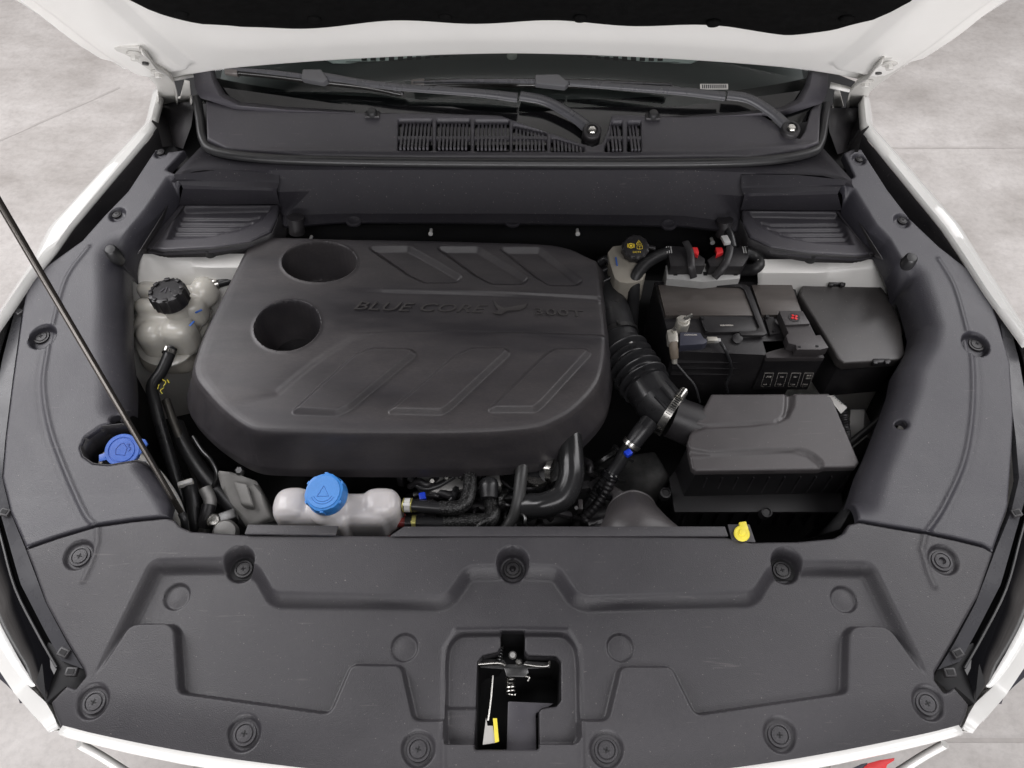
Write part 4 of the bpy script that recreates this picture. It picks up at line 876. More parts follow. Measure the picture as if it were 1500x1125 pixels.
for k in range(12):
    x = 585 + k * 14 + random.uniform(-4, 4); y = 700 + random.uniform(-6, 40)
    obox('bracket', P(x, y, .76 + random.uniform(-.02, .02)), (random.uniform(.008, .022), random.uniform(.008, .02), .03), random.choice((M_BLACK, M_DARKSTEEL, M_DARKSTEEL, M_BLACK)), eng, rz=random.uniform(-.5, .5), bevel=.002)
for x, y in ((598, 690), (632, 705), (655, 700), (800, 700), (790, 690)):
    lathe('bolt_head', [(.006, 0), (.006, .006), (.004, .008)], P(x, y, .815), (random.uniform(-.3, .3), -.4, 1), M_STEEL, eng, n=6, angle=20)
blu = thing('wire_clip', 'small blue plastic wire clip beside the fluid reservoir hose', 'clip', P(619, 728, .81)); obox('clip_body', P(619, 728, .815), (.012, .014, .012), mat('clip blue', (.01, .05, .6), .4), blu, rz=.2)
obox('clip_foot', P(618, 733, .807), (.018, .006, .006), M_BLACK, blu)
em_ = thing('engine_mount', 'pale cast alloy engine mount below the engine cover corner', 'engine mount', P(360, 730, .70))
M_CAST = mat('pale casting', (.24, .235, .225), .55, metal=.2, var=.12, scale=25, grain=.3)
prism('casting', [P(*p) for p in ((316, 686, .80), (338, 690, .80), (376, 702, .79), (386, 722, .775), (398, 758, .76), (362, 774, .75), (338, 738, .765), (322, 712, .785))], .09, M_CAST, em_, bevel=.010, seg=4)
prism('web', [P(*p) for p in ((340, 704, .806), (362, 708, .804), (372, 742, .785), (352, 738, .785))], .02, M_CAST, em_, bevel=.006, seg=3)
lathe('bolt_head', [(.009, -.004), (.009, .006), (.006, .009)], P(352, 690, .815), (0, -.3, 1), M_DARKSTEEL, em_, n=6, angle=20)
fi = thing('lower_fittings', 'small alloy fittings low down beside the radiator cover edge', 'fittings', P(330, 775, .75))
lathe('cup', [(.022, -.02), (.022, .0), (.018, .008), (.006, .010)], P(330, 779, .80), (.2, -.3, 1), M_ALLOY, fi, n=24); lathe('cup', [(.012, -.02), (.012, .0), (.009, .006), (.003, .007)], P(313, 762, .80), (.3, -.3, 1), M_STEEL, fi, n=20)
obox('bracket', P(335, 758, .79), (.03, .02, .02), M_DARKSTEEL, fi, rz=.4, bevel=.003)

rg = random.Random(11)
for k in range(48):
    x = rg.uniform(600, 905); y = rg.uniform(690, 772) if x < 800 else rg.uniform(640, 772); z = rg.uniform(.75, .83)
    dx = rg.uniform(-45, 45); dy = rg.uniform(-22, 26); m_ = rg.choice((M_HOSE, M_BLACK, M_BLACK, M_DARKSTEEL, M_BRAID))
    rr_ = rg.choice((.0028, .0035, .005, .007)); tube('wire', [P(x, y, z), P(x + dx * .4 + rg.uniform(-8, 8), y + dy * .3, z + .012), P(x + dx * .7, y + dy * .8, z + .006), P(x + dx, y + dy, z - .02)], rr_, m_, eng, n=7, sub=6, prof=(lambda L: 1 + .14 * math.sin(L * 1400)) if rr_ > .004 else None)
for k in range(26):
    x = rg.uniform(600, 900); y = rg.uniform(692, 765) if x < 800 else rg.uniform(650, 765)
    obox('bracket', P(x, y, rg.uniform(.74, .80)), (rg.uniform(.008, .03), rg.uniform(.008, .025), rg.uniform(.01, .03)), rg.choice((M_BLACK, M_DARKSTEEL, M_ALLOY, M_BLACK, M_BOXLID)), eng, rz=rg.uniform(-.8, .8), bevel=.002)
for k in range(14):
    x = rg.uniform(600, 890); y = rg.uniform(690, 760); lathe('bolt_head', [(.005, -.004), (.005, .004), (.0035, .006)], P(x, y, rg.uniform(.76, .795)), (rg.uniform(-.4, .4), -.5, 1), rg.choice((M_STEEL, M_DARKSTEEL, M_ALLOY)), eng, n=6, angle=20)
prism('gearbox_cover', ppx([(880, 670), (960, 660), (985, 700), (960, 740), (890, 745), (865, 700)], .66), .05, M_DARKSTEEL, eng, bevel=.008)

# ================================================================ COOLANT TANK
ct = thing('coolant_tank', 'translucent cream coolant tank with black ribbed cap', 'coolant tank', P(250, 490, .78))
bm = bmesh.new()
Rt = Matrix.Rotation(-.12, 3, 'Z')
rbox(bm, P(228, 497, .846), (.062, .058, .086), .025, Rt); rbox(bm, P(266, 492, .848), (.066, .062, .088), .026, Rt)
rbox(bm, P(247, 463, .862), (.122, .034, .080), .015, Rt); rbox(bm, P(250, 438, .866), (.122, .032, .080), .014, Rt); rbox(bm, P(285, 455, .868), (.052, .050, .070), .022, Rt)
rbox(bm, P(250, 468, .848), (.122, .125, .072), .026, Rt); ball(bm, P(300, 428, .878), (.029, .033, .034)); rbox(bm, P(244, 420, .860), (.10, .030, .07), .014, Rt)
body = blob('tank_body', bm, M_TANK, ct, .0028, 5)
fl_ = chaikin([(199, 520), (197, 470), (205, 425), (240, 405), (300, 408), (318, 425), (308, 470), (282, 520), (255, 537), (222, 535)], 2)
prism('seam_flange', ppx(fl_, .822), .005, M_TANK, ct, bevel=.0015)
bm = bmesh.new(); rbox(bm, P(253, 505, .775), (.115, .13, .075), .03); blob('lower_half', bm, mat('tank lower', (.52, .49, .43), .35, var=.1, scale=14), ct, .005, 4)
cx = P(254, 444, .913); axc = Vector((-.06, .07, 1)).normalized()
lathe('neck', [(.024, -.035), (.024, -.004), (.030, -.002), (.030, .003), (.026, .004), (.026, .01)], cx, axc, M_TANK, ct, n=36)
cap = lathe('cap', [(.0335, .003), (.0345, .006), (.0345, .030), (.033, .035), (.0285, .0365), (.0275, .035), (.012, .0355), (.003, .0355)], cx, axc, M_BLACK, ct, n=72, ribs=14, ribd=.0022, ribrange=(1, 3))
R_ = frame(axc)
for k in range(8):
    a = 2 * math.pi * k / 8 + .2; obox('cap_lug', cx + R_ @ Vector((.0295 * math.cos(a),   .0295 * math.sin(a), .037)), (.007, .010, .004), M_BLACK, cap, bevel=.001, ax=R_ @ Matrix.Rotation(a, 3, 'Z'))
for dx in (-1, 0, 1): obox('cap_symbol', cx + R_ @ Vector((dx * .007, 0, .0363)), (.0025, .016 - abs(dx) * .005, .001), M_COWL, cap, bevel=0, ax=R_ @ Matrix.Rotation(.5 * dx, 3, 'Z'))
for x, y, r in ((291, 456, .6), (281, 474, 1.1)):
    obox('level_mark', P(x, y, .905), (.014, .004, .0015), mat('blue print', (.03, .12, .45), .5), ct, rz=r, bevel=.0003)
def hose(name, label, cat, pts, r, m, n=14, group=None, prof=None, extra=None, sub=8):
    pts = [P(*p) for p in pts]; t = thing(name, label, cat, pts[0], group); tube('tube', pts, r, m, t, n=n, sub=sub, prof=prof); return t
def clamp(t, px, py, z, axis, r, m=M_STEEL, wd=.008):
    p = P(px, py, z); a = Vector(axis).normalized()
    c = lathe('clamp', [(r, -wd / 2), (r + .0012, -wd / 2), (r + .0012, wd / 2), (r, wd / 2)], p, a, m, t, n=26)
    up = (Vector((0, -.4, 1)) - a * a.dot(Vector((0, -.4, 1)))).normalized()
    obox('clamp_ear', p + up * (r + .003), (wd * 1.2, .005, .007), m, c, bevel=.0008, ax=Matrix((a, up.cross(a), up)).transposed())
    return c
h1 = hose('coolant_hose', 'black hose from the coolant tank front down beside the trim', 'hose', ((251, 510, .862), (246, 524, .858), (236, 545, .85), (223, 566, .845), (228, 595, .83), (240, 640, .80), (258, 700, .76), (272, 745, .72), (282, 785, .66)), .0115, M_HOSE)
d = P(246, 524, .858) - P(251, 510, .862); clamp(h1, 248, 516, .861, d, .0122)
for q in (((236, 556), (241, 560), (237, 566)), ((243, 556), (246, 561)), ((238, 568), (233, 572), (236, 577)), ((231, 563), (229, 570))): tube('chalk_mark', [P(x + 2, y, .8625 - (y - 556) * .0004) for x, y in q], .0009, M_YEL, h1, n=5, sub=3)
h2 = hose('overflow_hose', 'short black hose from the coolant tank rear to the engine', 'hose', ((303, 421, .885), (318, 416, .887), (340, 410, .887), (380, 400, .87)), .009, M_HOSE); clamp(h2, 317, 416, .887, P(340, 410, .887) - P(310, 419, .887), .0098)
h3 = hose('radiator_hose', 'thick black hose running under the engine cover to the reservoir', 'hose', ((258, 622, .765), (272, 655, .765), (300, 697, .755), (345, 745, .74), (380, 770, .735), (440, 782, .72)), .0155, M_RUBBER)
h4 = hose('steel_pipe', 'dull steel pipe behind the coolant hose', 'pipe', ((243, 586, .80), (255, 620, .785), (270, 655, .765), (285, 690, .74), (300, 720, .70)), .0085, mat('dull pipe', (.20, .19, .175), .4, metal=.8, var=.2, scale=30))
h5 = hose('steel_pipe', 'thin bent pipe under the engine cover corner', 'pipe', ((283, 640, .80), (296, 660, .80), (310, 675, .795), (318, 695, .78), (312, 715, .76)), .0045, M_DARKSTEEL)
h6 = hose('coolant_hose', 'short black hose with white clamp low beside the trim edge', 'hose', ((277, 705, .78), (282, 730, .77), (286, 765, .75), (290, 790, .73)), .013, M_HOSE); obox('white_clamp', P(272, 708, .79), (.028, .010, .012), M_TANKW, h6, rz=.35, bevel=.003)
h7 = hose('alloy_stub', 'alloy pipe stub with black sleeve beside the radiator cover', 'pipe', ((300, 715, .78), (308, 735, .77), (304, 755, .765), (298, 780, .75)), [.012, .012, .010, .010], M_ALLOY); tube('sleeve', [P(306, 740, .775), P(302, 758, .77), (P(299, 772, .76))], .0125, M_BLACK, h7)

# ================================================================ WASHER FILLER
wf = thing('washer_filler', 'blue washer fluid cap on a white filler neck', 'washer cap', P(180, 670, .86))
wc = PS(180, 660, S, -.012); axw = Vector((.10, -.30, 1)).normalized(); Rw = frame(axw)
tube('neck_pipe', [P(190, 668, .880), P(225, 700, .86), P(250, 735, .83), P(262, 765, .78)], [.017, .017, .016, .015], M_TANKW, wf, n=18)
lid = lathe('cap', [(.0265, -.010), (.0275, -.008), (.0275, -.002), (.0285, .0), (.0285, .003), (.0275, .0042), (.0225, .0042), (.022, .0028), (.0205, .0028), (.020, .0044), (.010, .0046), (.001, .0046)], wc, axw, M_BLUE2, wf, n=48)
prism('pull_tab', [wc + Rw @ Vector(q) for q in ((.018, .022, .003), (.034, .020, .003), (.040, .012, .003), (.030, -.006, .003), (.020, -.010, .003))], .005, M_BLUE2, lid, bevel=.001, direction=-axw)
prism('hinge_tab', [wc + Rw @ Vector(q) for q in ((-.022, -.016, .001), (-.036, -.020, .000), (-.038, -.008, .000), (-.026, -.004, .001))], .004, M_BLUE2, lid, bevel=.001, direction=-axw)
sy = [(-.009, -.008), (-.010, .002), (-.004, .010), (.001, .012), (.008, .004), (.006, -.009), (-.009, -.008)]
tube('symbol', [wc + Rw @ Vector((x, y, .0047)) for x, y in sy], .0006, mat('symbol blue', (.02, .06, .3), .4), lid, n=6, sub=1)
tube('symbol', [wc + Rw @ Vector((x, y, .0047)) for x, y in ((.006, .010), (.011, .011), (.010, .006), (.014, .003), (.011, -.002))], .0006, MATS['symbol blue'], lid, n=6, sub=3)

# ================================================================ FLUID RESERVOIR (blue cap)
fr = thing('fluid_reservoir', 'white fluid reservoir with bright blue screw cap behind the radiator cover', 'reservoir', P(490, 770, .77))
bm = bmesh.new()
rbox(bm, P(498, 756, .834), (.188, .060, .088), .022); rbox(bm, P(434, 750, .838), (.070, .068, .096), .028); rbox(bm, P(560, 748, .840), (.070, .062, .090), .026); rbox(bm, P(497, 764, .834), (.046, .058, .092), .014)
ball(bm, P(481, 742, .872), (.036, .036, .022)); blob('reservoir_body', bm, mat('reservoir plastic', (.60, .575, .575), .26, var=.07, scale=18, sss=.3), fr, .0028, 3)
rc_ = P(482, 728, .893); axr = Vector((-.10, -.18, 1)).normalized()
lathe('neck', [(.028, -.03), (.028, .0), (.031, .001), (.031, .005), (.026, .006)], rc_, axr, M_TANKW, fr, n=36)
cap = lathe('cap', [(.0335, .004), (.0345, .006), (.0345, .010), (.0335, .011), (.0325, .026), (.0315, .029), (.0285, .030), (.028, .0315), (.012, .0315), (.002, .0315)], rc_, axr, M_BLUE, fr, n=64, ribs=6, ribd=.0012, ribrange=(3, 5))
Rr = frame(axr)
for k in range(6):
    a = 2 * math.pi * k / 6 + .5; obox('cap_lug', rc_ + Rr @ Vector((.0335 * math.cos(a), .0335 * math.sin(a), .019)), (.003, .006, .018), M_BLUE, cap, bevel=.0008, ax=Rr @ Matrix.Rotation(a, 3, 'Z'))
tri = [(-.010, -.008), (.010, -.008), (0, .010), (-.010, -.008)]
tube('symbol', [rc_ + Rr @ Vector((x, y, .0318)) for x, y in tri], .0006, mat('symbol blue 2', (.03, .16, .5), .4), cap, n=6, sub=1)
for r_ in (.017, .021): tube('symbol', [rc_ + Rr @ Vector((r_ * math.cos(a), r_ * math.sin(a), .0318)) for a in np.linspace(3.6, 5.8, 20)], .0005, MATS['symbol blue 2'], cap, n=6, sub=1)
fluid = mat('red fluid', (.30, .05, .045), .3, sss=.2)
prism('fluid_band', ppx([(498, 785), (590, 784), (592, 752), (594, 752), (595, 788), (498, 790)], .80), .02, fluid, fr, bevel=.002)
tube('outlet', [P(572, 739, .85), P(592, 739, .85)], .008, M_TANKW, fr, n=14, sub=3); tube('outlet', [P(575, 765, .825), P(598, 765, .825)], .009, fluid, fr, n=14, sub=3)
hA = hose('return_hose', 'black hose with wire clamp joining the reservoir to a braided sleeve', 'hose', ((586, 740, .85), (605, 741, .85), (640, 744, .848), (652, 745, .846)), .0105, M_HOSE); clamp(hA, 597, 740, .85, (1, 0, 0), .0112, M_TANKW, .010)
for k in (-1, 1): tube('clamp_wire', [P(597, 740, .85) + Vector((k * .007 + .001 * math.sin(a * 2), .0118 * math.cos(a), .0118 * math.sin(a))) for a in np.linspace(-.3, 3.4, 14)], .0013, mat('brass wire', (.65, .6, .2), .3, metal=.7), hA, n=6, sub=1)
hose('braided_hose', 'braided black hose bending up under the engine cover', 'hose', ((644, 744, .846), (668, 744, .845), (682, 736, .843), (688, 715, .84), (688, 690, .835), (686, 660, .82)), .0125, M_BRAID)
hB = hose('feed_hose', 'lower black hose with brass clamp on the reservoir', 'hose', ((594, 766, .825), (615, 766, .825), (650, 767, .823), (656, 767, .823)), .0125, M_HOSE); clamp(hB, 607, 766, .825, (1, 0, 0), .0132, MATS['brass wire'], .007)
hose('braided_hose', 'braided black hose lying against the radiator cover lip', 'hose', ((650, 766, .823), (690, 764, .822), (715, 762, .82), (722, 748, .815), (718, 728, .81), (714, 715, .80)), .0145, M_BRAID)
hC = hose('connector_boot', 'stubby black rubber boot on an alloy neck under the cover', 'hose', ((716, 730, .825), (716, 712, .83), (716, 705, .83)), [.016, .018, .016], M_HOSE)
hose('vent_hose', 'plain dark grey hose curving down past the engine front', 'hose', ((766, 670, .85), (763, 700, .845), (759, 735, .83), (750, 762, .81), (728, 785, .79)), .0115, mat('grey hose', (.04, .04, .04), .4))
hose('intercooler_pipe', 'thick glossy black bent pipe below the engine cover corner', 'pipe', ((834, 640, .86), (836, 670, .855), (836, 700, .845), (824, 727, .835), (798, 740, .83), (775, 742, .82), (765, 748, .80)), .0235, mat('glossy pipe', (.022, .022, .023), .22, rvar=.08, scale=30))
pz = thing('hose_clamp', 'bright worm drive hose clamp below the engine cover', 'clamp', P(800, 690, .83)); clamp(pz, 808, 690, .835, (1, -.3, .3), .022, M_STEEL, .010); clamp(pz, 786, 700, .82, (0, .3, 1), .020, M_STEEL, .009); tube('pipe_stub', [P(815, 700, .80), P(806, 690, .835)], .0215, M_HOSE, pz, n=18, sub=2); tube('pipe_stub', [P(786, 715, .79), P(786, 698, .825)], .0195, M_HOSE, pz, n=18, sub=2)
tube('wiring_loom', [P(600, 700, .80), P(618, 715, .80), P(640, 712, .80), P(665, 698, .80)], .006, M_HOSE, eng, n=8)

# ================================================================ AIR INTAKE
def corr(L): return 1 + (.15 * max(-.7, math.sin((L - .012) / .0185 * 2 * math.pi)) if .012 < L < .106 else -.03)
it = thing('intake_hose', 'ribbed black rubber intake hose leading to the air filter box', 'intake hose', P(940, 570, .80))
A0, A1 = P(914, 518, .855), P(962, 588, .862); dA = (A1 - A0)
tube('bellows', [A0 + dA * t for t in (-.12, 0, .25, .5, .75, 1)], .045, M_HOSE, it, n=30, sub=20, prof=corr)
A2 = P(985, 611, .862); A3 = P(1022, 626, .852)
tube('cuff', [A1 - dA * .05, (A1 + A2) / 2, A2], [.045, .043, .041], M_HOSE, it, n=28, sub=6)
for k in range(5):
    c_ = (A1 * (1 - k / 5) + A2 * k / 5)
tube('box_spigot', [A2 - (A3 - A2) * .05, A3], [.039, .042], M_BLACK, it, n=28, sub=4)
ax_ = (A3 - A1).normalized(); cm = A2 * .82 + A1 * .18
cl = lathe('clamp_band', [(.0432, -.007), (.0447, -.007), (.0447, .007), (.0432, .007)], cm, ax_, M_STEEL, it, n=40)
upc = (Vector((.15, .2, 1)) - ax_ * ax_.dot(Vector((.15, .2, 1)))).normalized(); Rm = Matrix((ax_, upc.cross(ax_), upc)).transposed()
for k in range(9):
    a = math.radians(-48 + 6 * k); q = cm + Rm @ Vector((0, -.0452 * math.sin(-a), .0452 * math.cos(a)))
    obox('clamp_tooth', q, (.010, .0022, .0012), M_DARKSTEEL, cl, bevel=0, ax=Rm @ Matrix.Rotation(-a, 3, 'X').inverted())
sc = cm + Rm @ Vector((0, .014, .050)); lathe('clamp_screw', [(.0085, -.012), (.0085, .004), (.0075, .007), (.0045, .0075), (.004, .005)], sc, Rm @ Vector((0, 1, .5)), M_STEEL, cl, n=24)
for k in range(4):
    a = -.7 + k * .5; q0 = A1 + Rm @ Vector((-.004, .045 * math.sin(a), .045 * math.cos(a))); q1 = cm + Rm @ Vector((-.008, .0445 * math.sin(a), .0445 * math.cos(a))); tube('cuff_rib', [q0, q1], .003, M_HOSE, it, n=6, sub=2)
bo = hose('breather_hose', 'black breather hose with blue clip dropping from the intake cuff', 'hose', ((952, 618, .87), (940, 632, .865), (928, 648, .855), (915, 665, .84), (902, 685, .82), (880, 715, .79), (860, 745, .76), (840, 775, .73)), [.018, .017, .016, .0125, .012, .012, .011, .011], M_HOSE, prof=lambda L: 1 + (.10 * math.sin(L * 900) if L > .13 else 0), sub=14)
clamp(bo, 925, 651, .853, P(915, 665, .84) - P(928, 648, .855), .0165); obox('blue_clip', P(920, 664, .858), (.013, .012, .010), MATS['clip blue'], bo, rz=.6)
for q in ((893, 697, .815), (886, 722, .79)): lathe('collar', [(.016, -.006), (.0175, -.004), (.0175, .004), (.016, .006)], P(*q), P(880, 715, .79) - P(902, 685, .82), M_GLOSSBLK, bo, n=22)
hose('breather_hose', 'second black vent hose beside the breather', 'hose', ((896, 700, .82), (888, 720, .80), (872, 742, .78), (850, 765, .76), (830, 790, .74)), .009, M_BLACK, prof=lambda L: 1 + .10 * math.sin(L * 700), sub=14)
ud = thing('throttle_duct', 'smooth dark duct with ridges behind the engine cover edge', 'duct', P(900, 450, .80))
tube('duct', [P(872, 400, .84), P(886, 425, .85), P(895, 455, .855), P(902, 485, .855), P(910, 512, .853)], [.028, .034, .038, .040, .041], M_HOSE, ud, n=24, sub=8)
clamp(ud, 905, 494, .855, (0.25, -1, 0), .0425, M_DARKSTEEL, .010); obox('clamp_lug', P(922, 503, .89), (.012, .010, .012), M_TANKW, ud, bevel=.003)
for (a, b, r) in (((880, 398, .88), (915, 404, .885), .006), ((884, 412, .885), (922, 416, .885), .004), ((878, 385, .89), (900, 392, .90), .008)): tube('wire', [P(*a), (P(*a) + P(*b)) / 2 + Vector((0, .01, .008)), P(*b)], r, M_HOSE, ud, n=8)
ring = [P(912, 402, .90) + Vector((.017 * math.cos(a), .017 * math.sin(a), 0)) for a in np.linspace(0, 2 * math.pi * .85, 18)]; tube('ring_hose', ring, .005, M_RUBBER, ud, n=8, sub=2)

af = thing('air_filter_box', 'dark grey air filter box with stepped lid near the radiator cover', 'air filter', P(1130, 660, .62))
ZA = .885
AFz = lambda X, Y: np.full_like(X, ZA) + .03 * (Y - P(1130, 640, ZA).y)
AF = lambda x, y: float(AFz(np.array(x), np.array(y)))
oa = [(1041, 580), (1213, 579), (1219, 590), (1257, 680), (1252, 687), (1020, 690), (1014, 686), (1006, 650), (1010, 638)]
ft = [('poly', chaikin([tuple(p[:2]) for p in spx([(1020, 560), (1150, 560), (1150, 606), (1143, 618), (1128, 622), (1005, 628), (1000, 600)], AF)], 1), .007, .009),
      ('poly', chaikin([tuple(p[:2]) for p in spx([(1162, 560), (1290, 560), (1290, 720), (1208, 720), (1205, 682), (1186, 666), (1165, 660), (1000, 668), (1000, 630), (1130, 624), (1158, 610)], AF)], 1), .007, .010),
      ('line', spx([(1010, 670), (1160, 662), (1184, 669), (1206, 686)], AF), .0015, .002)]
lid = relief('lid', [tuple(p[:2]) for p in spx(oa, AF)], AFz, ft, M_BOXLID, af, res=.002, skirt=.010, edge=.0035)
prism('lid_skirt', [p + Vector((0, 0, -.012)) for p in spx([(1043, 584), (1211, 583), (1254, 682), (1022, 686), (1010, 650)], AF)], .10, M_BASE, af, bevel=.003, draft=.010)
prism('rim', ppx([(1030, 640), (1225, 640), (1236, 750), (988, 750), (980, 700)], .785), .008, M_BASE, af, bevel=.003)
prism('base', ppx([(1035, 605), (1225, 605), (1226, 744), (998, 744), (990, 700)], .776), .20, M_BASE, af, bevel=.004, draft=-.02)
fa, fb = P(998, 744, .776), P(1226, 744, .776)
for k in range(10):
    p = fa.lerp(fb, (k + .5) / 10); obox('base_rib', p + Vector((0, -.003, -.03)), (.004, .010, .07), M_BASE, af, bevel=.001)
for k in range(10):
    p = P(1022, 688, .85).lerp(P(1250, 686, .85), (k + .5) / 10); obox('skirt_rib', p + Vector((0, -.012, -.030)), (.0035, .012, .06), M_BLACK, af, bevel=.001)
for x, y in ((975, 722), (1123, 750)): lathe('screw_boss', [(.010, -.02), (.010, .002), (.007, .003), (.006, .0), (.001, .0)], P(x, y, .80), (0, -.2, 1), M_BASE, af, n=20)
tg = prism('paper_tag', [P(1212, 580, .895), P(1221, 579, .896), P(1241, 597, .880), P(1232, 606, .878)], .001, M_LABEL, None, bevel=0); tag(tg, 'small grey paper tag hanging at the air filter box corner', 'tag')
for k in range(5):
    p = P(1221, 581, .8965).lerp(P(1233, 591, .8865), k / 4) ; obox('print_mark', p + Vector((0, 0, .0008)), (.0028, .0022, .0006), M_LIP, tg, rz=.7, bevel=0)
hose('corrugated_tube', 'thin corrugated tube behind the paper tag', 'hose', ((1232, 592, .85), (1235, 610, .84), (1238, 632, .82), (1240, 660, .78)), .009, M_BLACK, prof=lambda L: 1 + .15 * math.sin(L * 1500), sub=20)
hose('black_strut', 'black bar crossing the gap beside the air filter', 'strut', ((1238, 655, .80), (1262, 636, .81), (1292, 612, .82)), .007, M_RUBBER, sub=6)
rail = thing('body_rail', 'pale body rail with shade in its colour, low in the gap beside the air filter', 'body rail', P(1255, 640, .70))
loft('rail_sheet', [[P(*p) for p in l] for l in (((1246, 600, .74), (1244, 630, .74), (1238, 665, .74)), ((1266, 600, .74), (1264, 628, .74), (1270, 640, .74)), ((1285, 640, .70), (1285, 645, .70), (1285, 652, .70)))], mat('shaded rail paint', (.42, .41, .40), .5), rail, res=20, thick=.002)  # paint toned down so its colour holds the shade of the gap
sn = thing('air_snorkel', 'smooth dark flared intake snorkel behind the radiator cover lip', 'snorkel', P(930, 760, .85))
def arc(pts): return spline([P(*p) for p in pts], 6)
loft('duct', [arc(((866, 790, .86), (878, 781, .90), (905, 779, .925), (940, 778, .93), (980, 779, .92), (1005, 782, .90), (1016, 790, .86))), arc(((878, 775, .84), (890, 757, .88), (910, 748, .90), (935, 746, .905), (962, 752, .895), (985, 766, .88), (998, 780, .85))), arc(((886, 765, .81), (893, 742, .85), (905, 728, .87), (925, 720, .88), (945, 725, .87), (957, 737, .85), (965, 760, .81)))], M_BOXLID, sn, res=40, thick=.003)
tube('rim', [Vector(p) for p in arc(((886, 765, .81), (893, 742, .85), (905, 728, .87), (925, 720, .88), (945, 725, .87), (957, 737, .85), (965, 760, .81)))], .003, M_BOXLID, sn, n=8, sub=2)
yp = thing('yellow_plug', 'yellow pull plug on a dark plate at the radiator cover edge', 'plug', PS(1087, 782, S, -.02))
prism('plate', [PS(*p, S, .001) for p in ((1066, 768), (1098, 768), (1107, 794), (1072, 792))], .003, M_PANEL, yp, bevel=.0008)
c = PS(1086, 782, S, .004); yd = lathe('disc', [(.012, 0), (.0125, .003), (.011, .005), (.002, .0055)], c, (0, -.25, 1), M_YEL, yp, n=28)
obox('pull_tab', PS(1089, 771, S, .008), (.012, .014, .006), M_YEL, yd, rz=.15, bevel=.002); lathe('button', [(.006, 0), (.005, .003), (.001, .0035)], c + Vector((0, 0, .0055)), (0, -.25, 1), M_YEL, yd, n=16)

# ================================================================ BATTERY
bt = thing('battery', 'black car battery with carry strap and brown sheen top', 'battery', P(1080, 470, .70))
ZB = .895
prism('case', ppx([(958, 412), (1162, 412), (1190, 500), (1120, 520), (985, 514)], ZB - .010), .19, M_BLACK, bt, bevel=.004)
M_BTOP = mat('battery lid', (.078, .068, .063), .33, var=.2, scale=12, stretch=(.4, 3, 1), rvar=.08, dust=.05)
prism('lid', ppx([(964, 417), (1094, 417), (1106, 462), (975, 462)], ZB), .012, M_BTOP, bt, bevel=.0015)
prism('lid', ppx([(1101, 417), (1160, 417), (1176, 461), (1116, 461)], ZB), .012, M_BTOP, bt, bevel=.0015)
st = prism('carry_strap', ppx([(1048, 414.5), (1087, 415.5), (1098, 420), (1124, 488), (1119, 491), (1086, 491), (1083, 486), (1108, 484), (1112, 479), (1090, 424), (1084, 420), (1050, 419)], ZB + .004), .006, M_BLACK, bt, bevel=.001)
lab = prism('label_plate', ppx([(1025, 463), (1105, 463), (1112, 480), (1107, 485), (1034, 487)], ZB - .001), .006, M_BLACK, bt, bevel=.001)
text('serial_print', 'XE2B1D09D561', P(1055, 477.5, ZB + .0006), (1, 0, 0), (0, 1, 0), .0052, M_PRINTW, lab, extrude=.0001, sx=.75)
for x, y in ((1029, 466), (1035, 484), (1124, 464), (1134, 485)): lathe('vent_dot', [(.0035, 0), (.0035, .002), (.001, .002)], P(x, y, ZB), (0, 0, 1), M_BAY, bt, n=14)
prism('lid_step', ppx([(1120, 464), (1133, 464), (1143, 487), (1128, 490)], ZB - .002), .006, M_BLACK, bt, bevel=.001)
lathe('strap_pivot', [(.010, -.004), (.010, .003), (.007, .004), (.001, .004)], P(1080, 496, ZB - .004), (0, -.4, 1), M_BLACK, bt, n=20)
for k, (z, y) in enumerate(((.855, 519), (.835, 524), (.815, 530))):
    a, b = P(990, 514, .885), P(1118, 520, .885); obox('case_rib', Vector(((a.x + b.x) / 2, a.y - .004, z)), (b.x - a.x, .008, .004), M_BLACK, bt, bevel=.001)
tb = prism('terminal_cover', ppx([(1141, 456), (1176, 456), (1187, 475), (1195, 491), (1202, 490), (1214, 509), (1202, 512), (1167, 512), (1166, 505), (1155, 503), (1151, 491), (1155, 488), (1150, 477)], .915), .022, M_BOXLID, bt, bevel=.002)
prism('cover_step', ppx([(1141, 455), (1176, 455), (1187, 474), (1150, 476)], .921), .008, M_BOXLID, tb, bevel=.002)
c = P(1163.5, 465, .9216); lathe('polarity_dish', [(.011, 0), (.011, .0006), (.0095, .0006), (.009, .0002), (.001, .0002)], c, (0, 0, 1), M_BLACK, tb, n=26)
for r_ in (.5, .5 + math.pi / 2): obox('plus_mark', c + Vector((0, 0, .001)), (.014, .0042, .0012), M_RED, tb, rz=r_, bevel=.0002)
for x, y in ((1171, 508), (1197, 507)): obox('latch_window', P(x, y, .9156), (.005, .004, .001), M_BAY, tb, bevel=0)
fb_ = thing('fuse_box', 'black fuse box with four printed fuse ratings in front of the battery', 'fuse box', P(1160, 550, .80))
ft_ = ppx([(1116, 499), (1196, 499), (1208, 524), (1123, 524)], .885)
prism('top', [p + Vector((0, 0, .0)) for p in ft_], .012, M_BOXLID, fb_, bevel=.0012)
o = prism('body', [p + Vector((0, .001, -.010)) for p in ft_], .10, M_BLACK, fb_, bevel=.001)
fy = P(1165, 524, .885).y - .0006
def FP(x, y): return PY(x, y, fy)
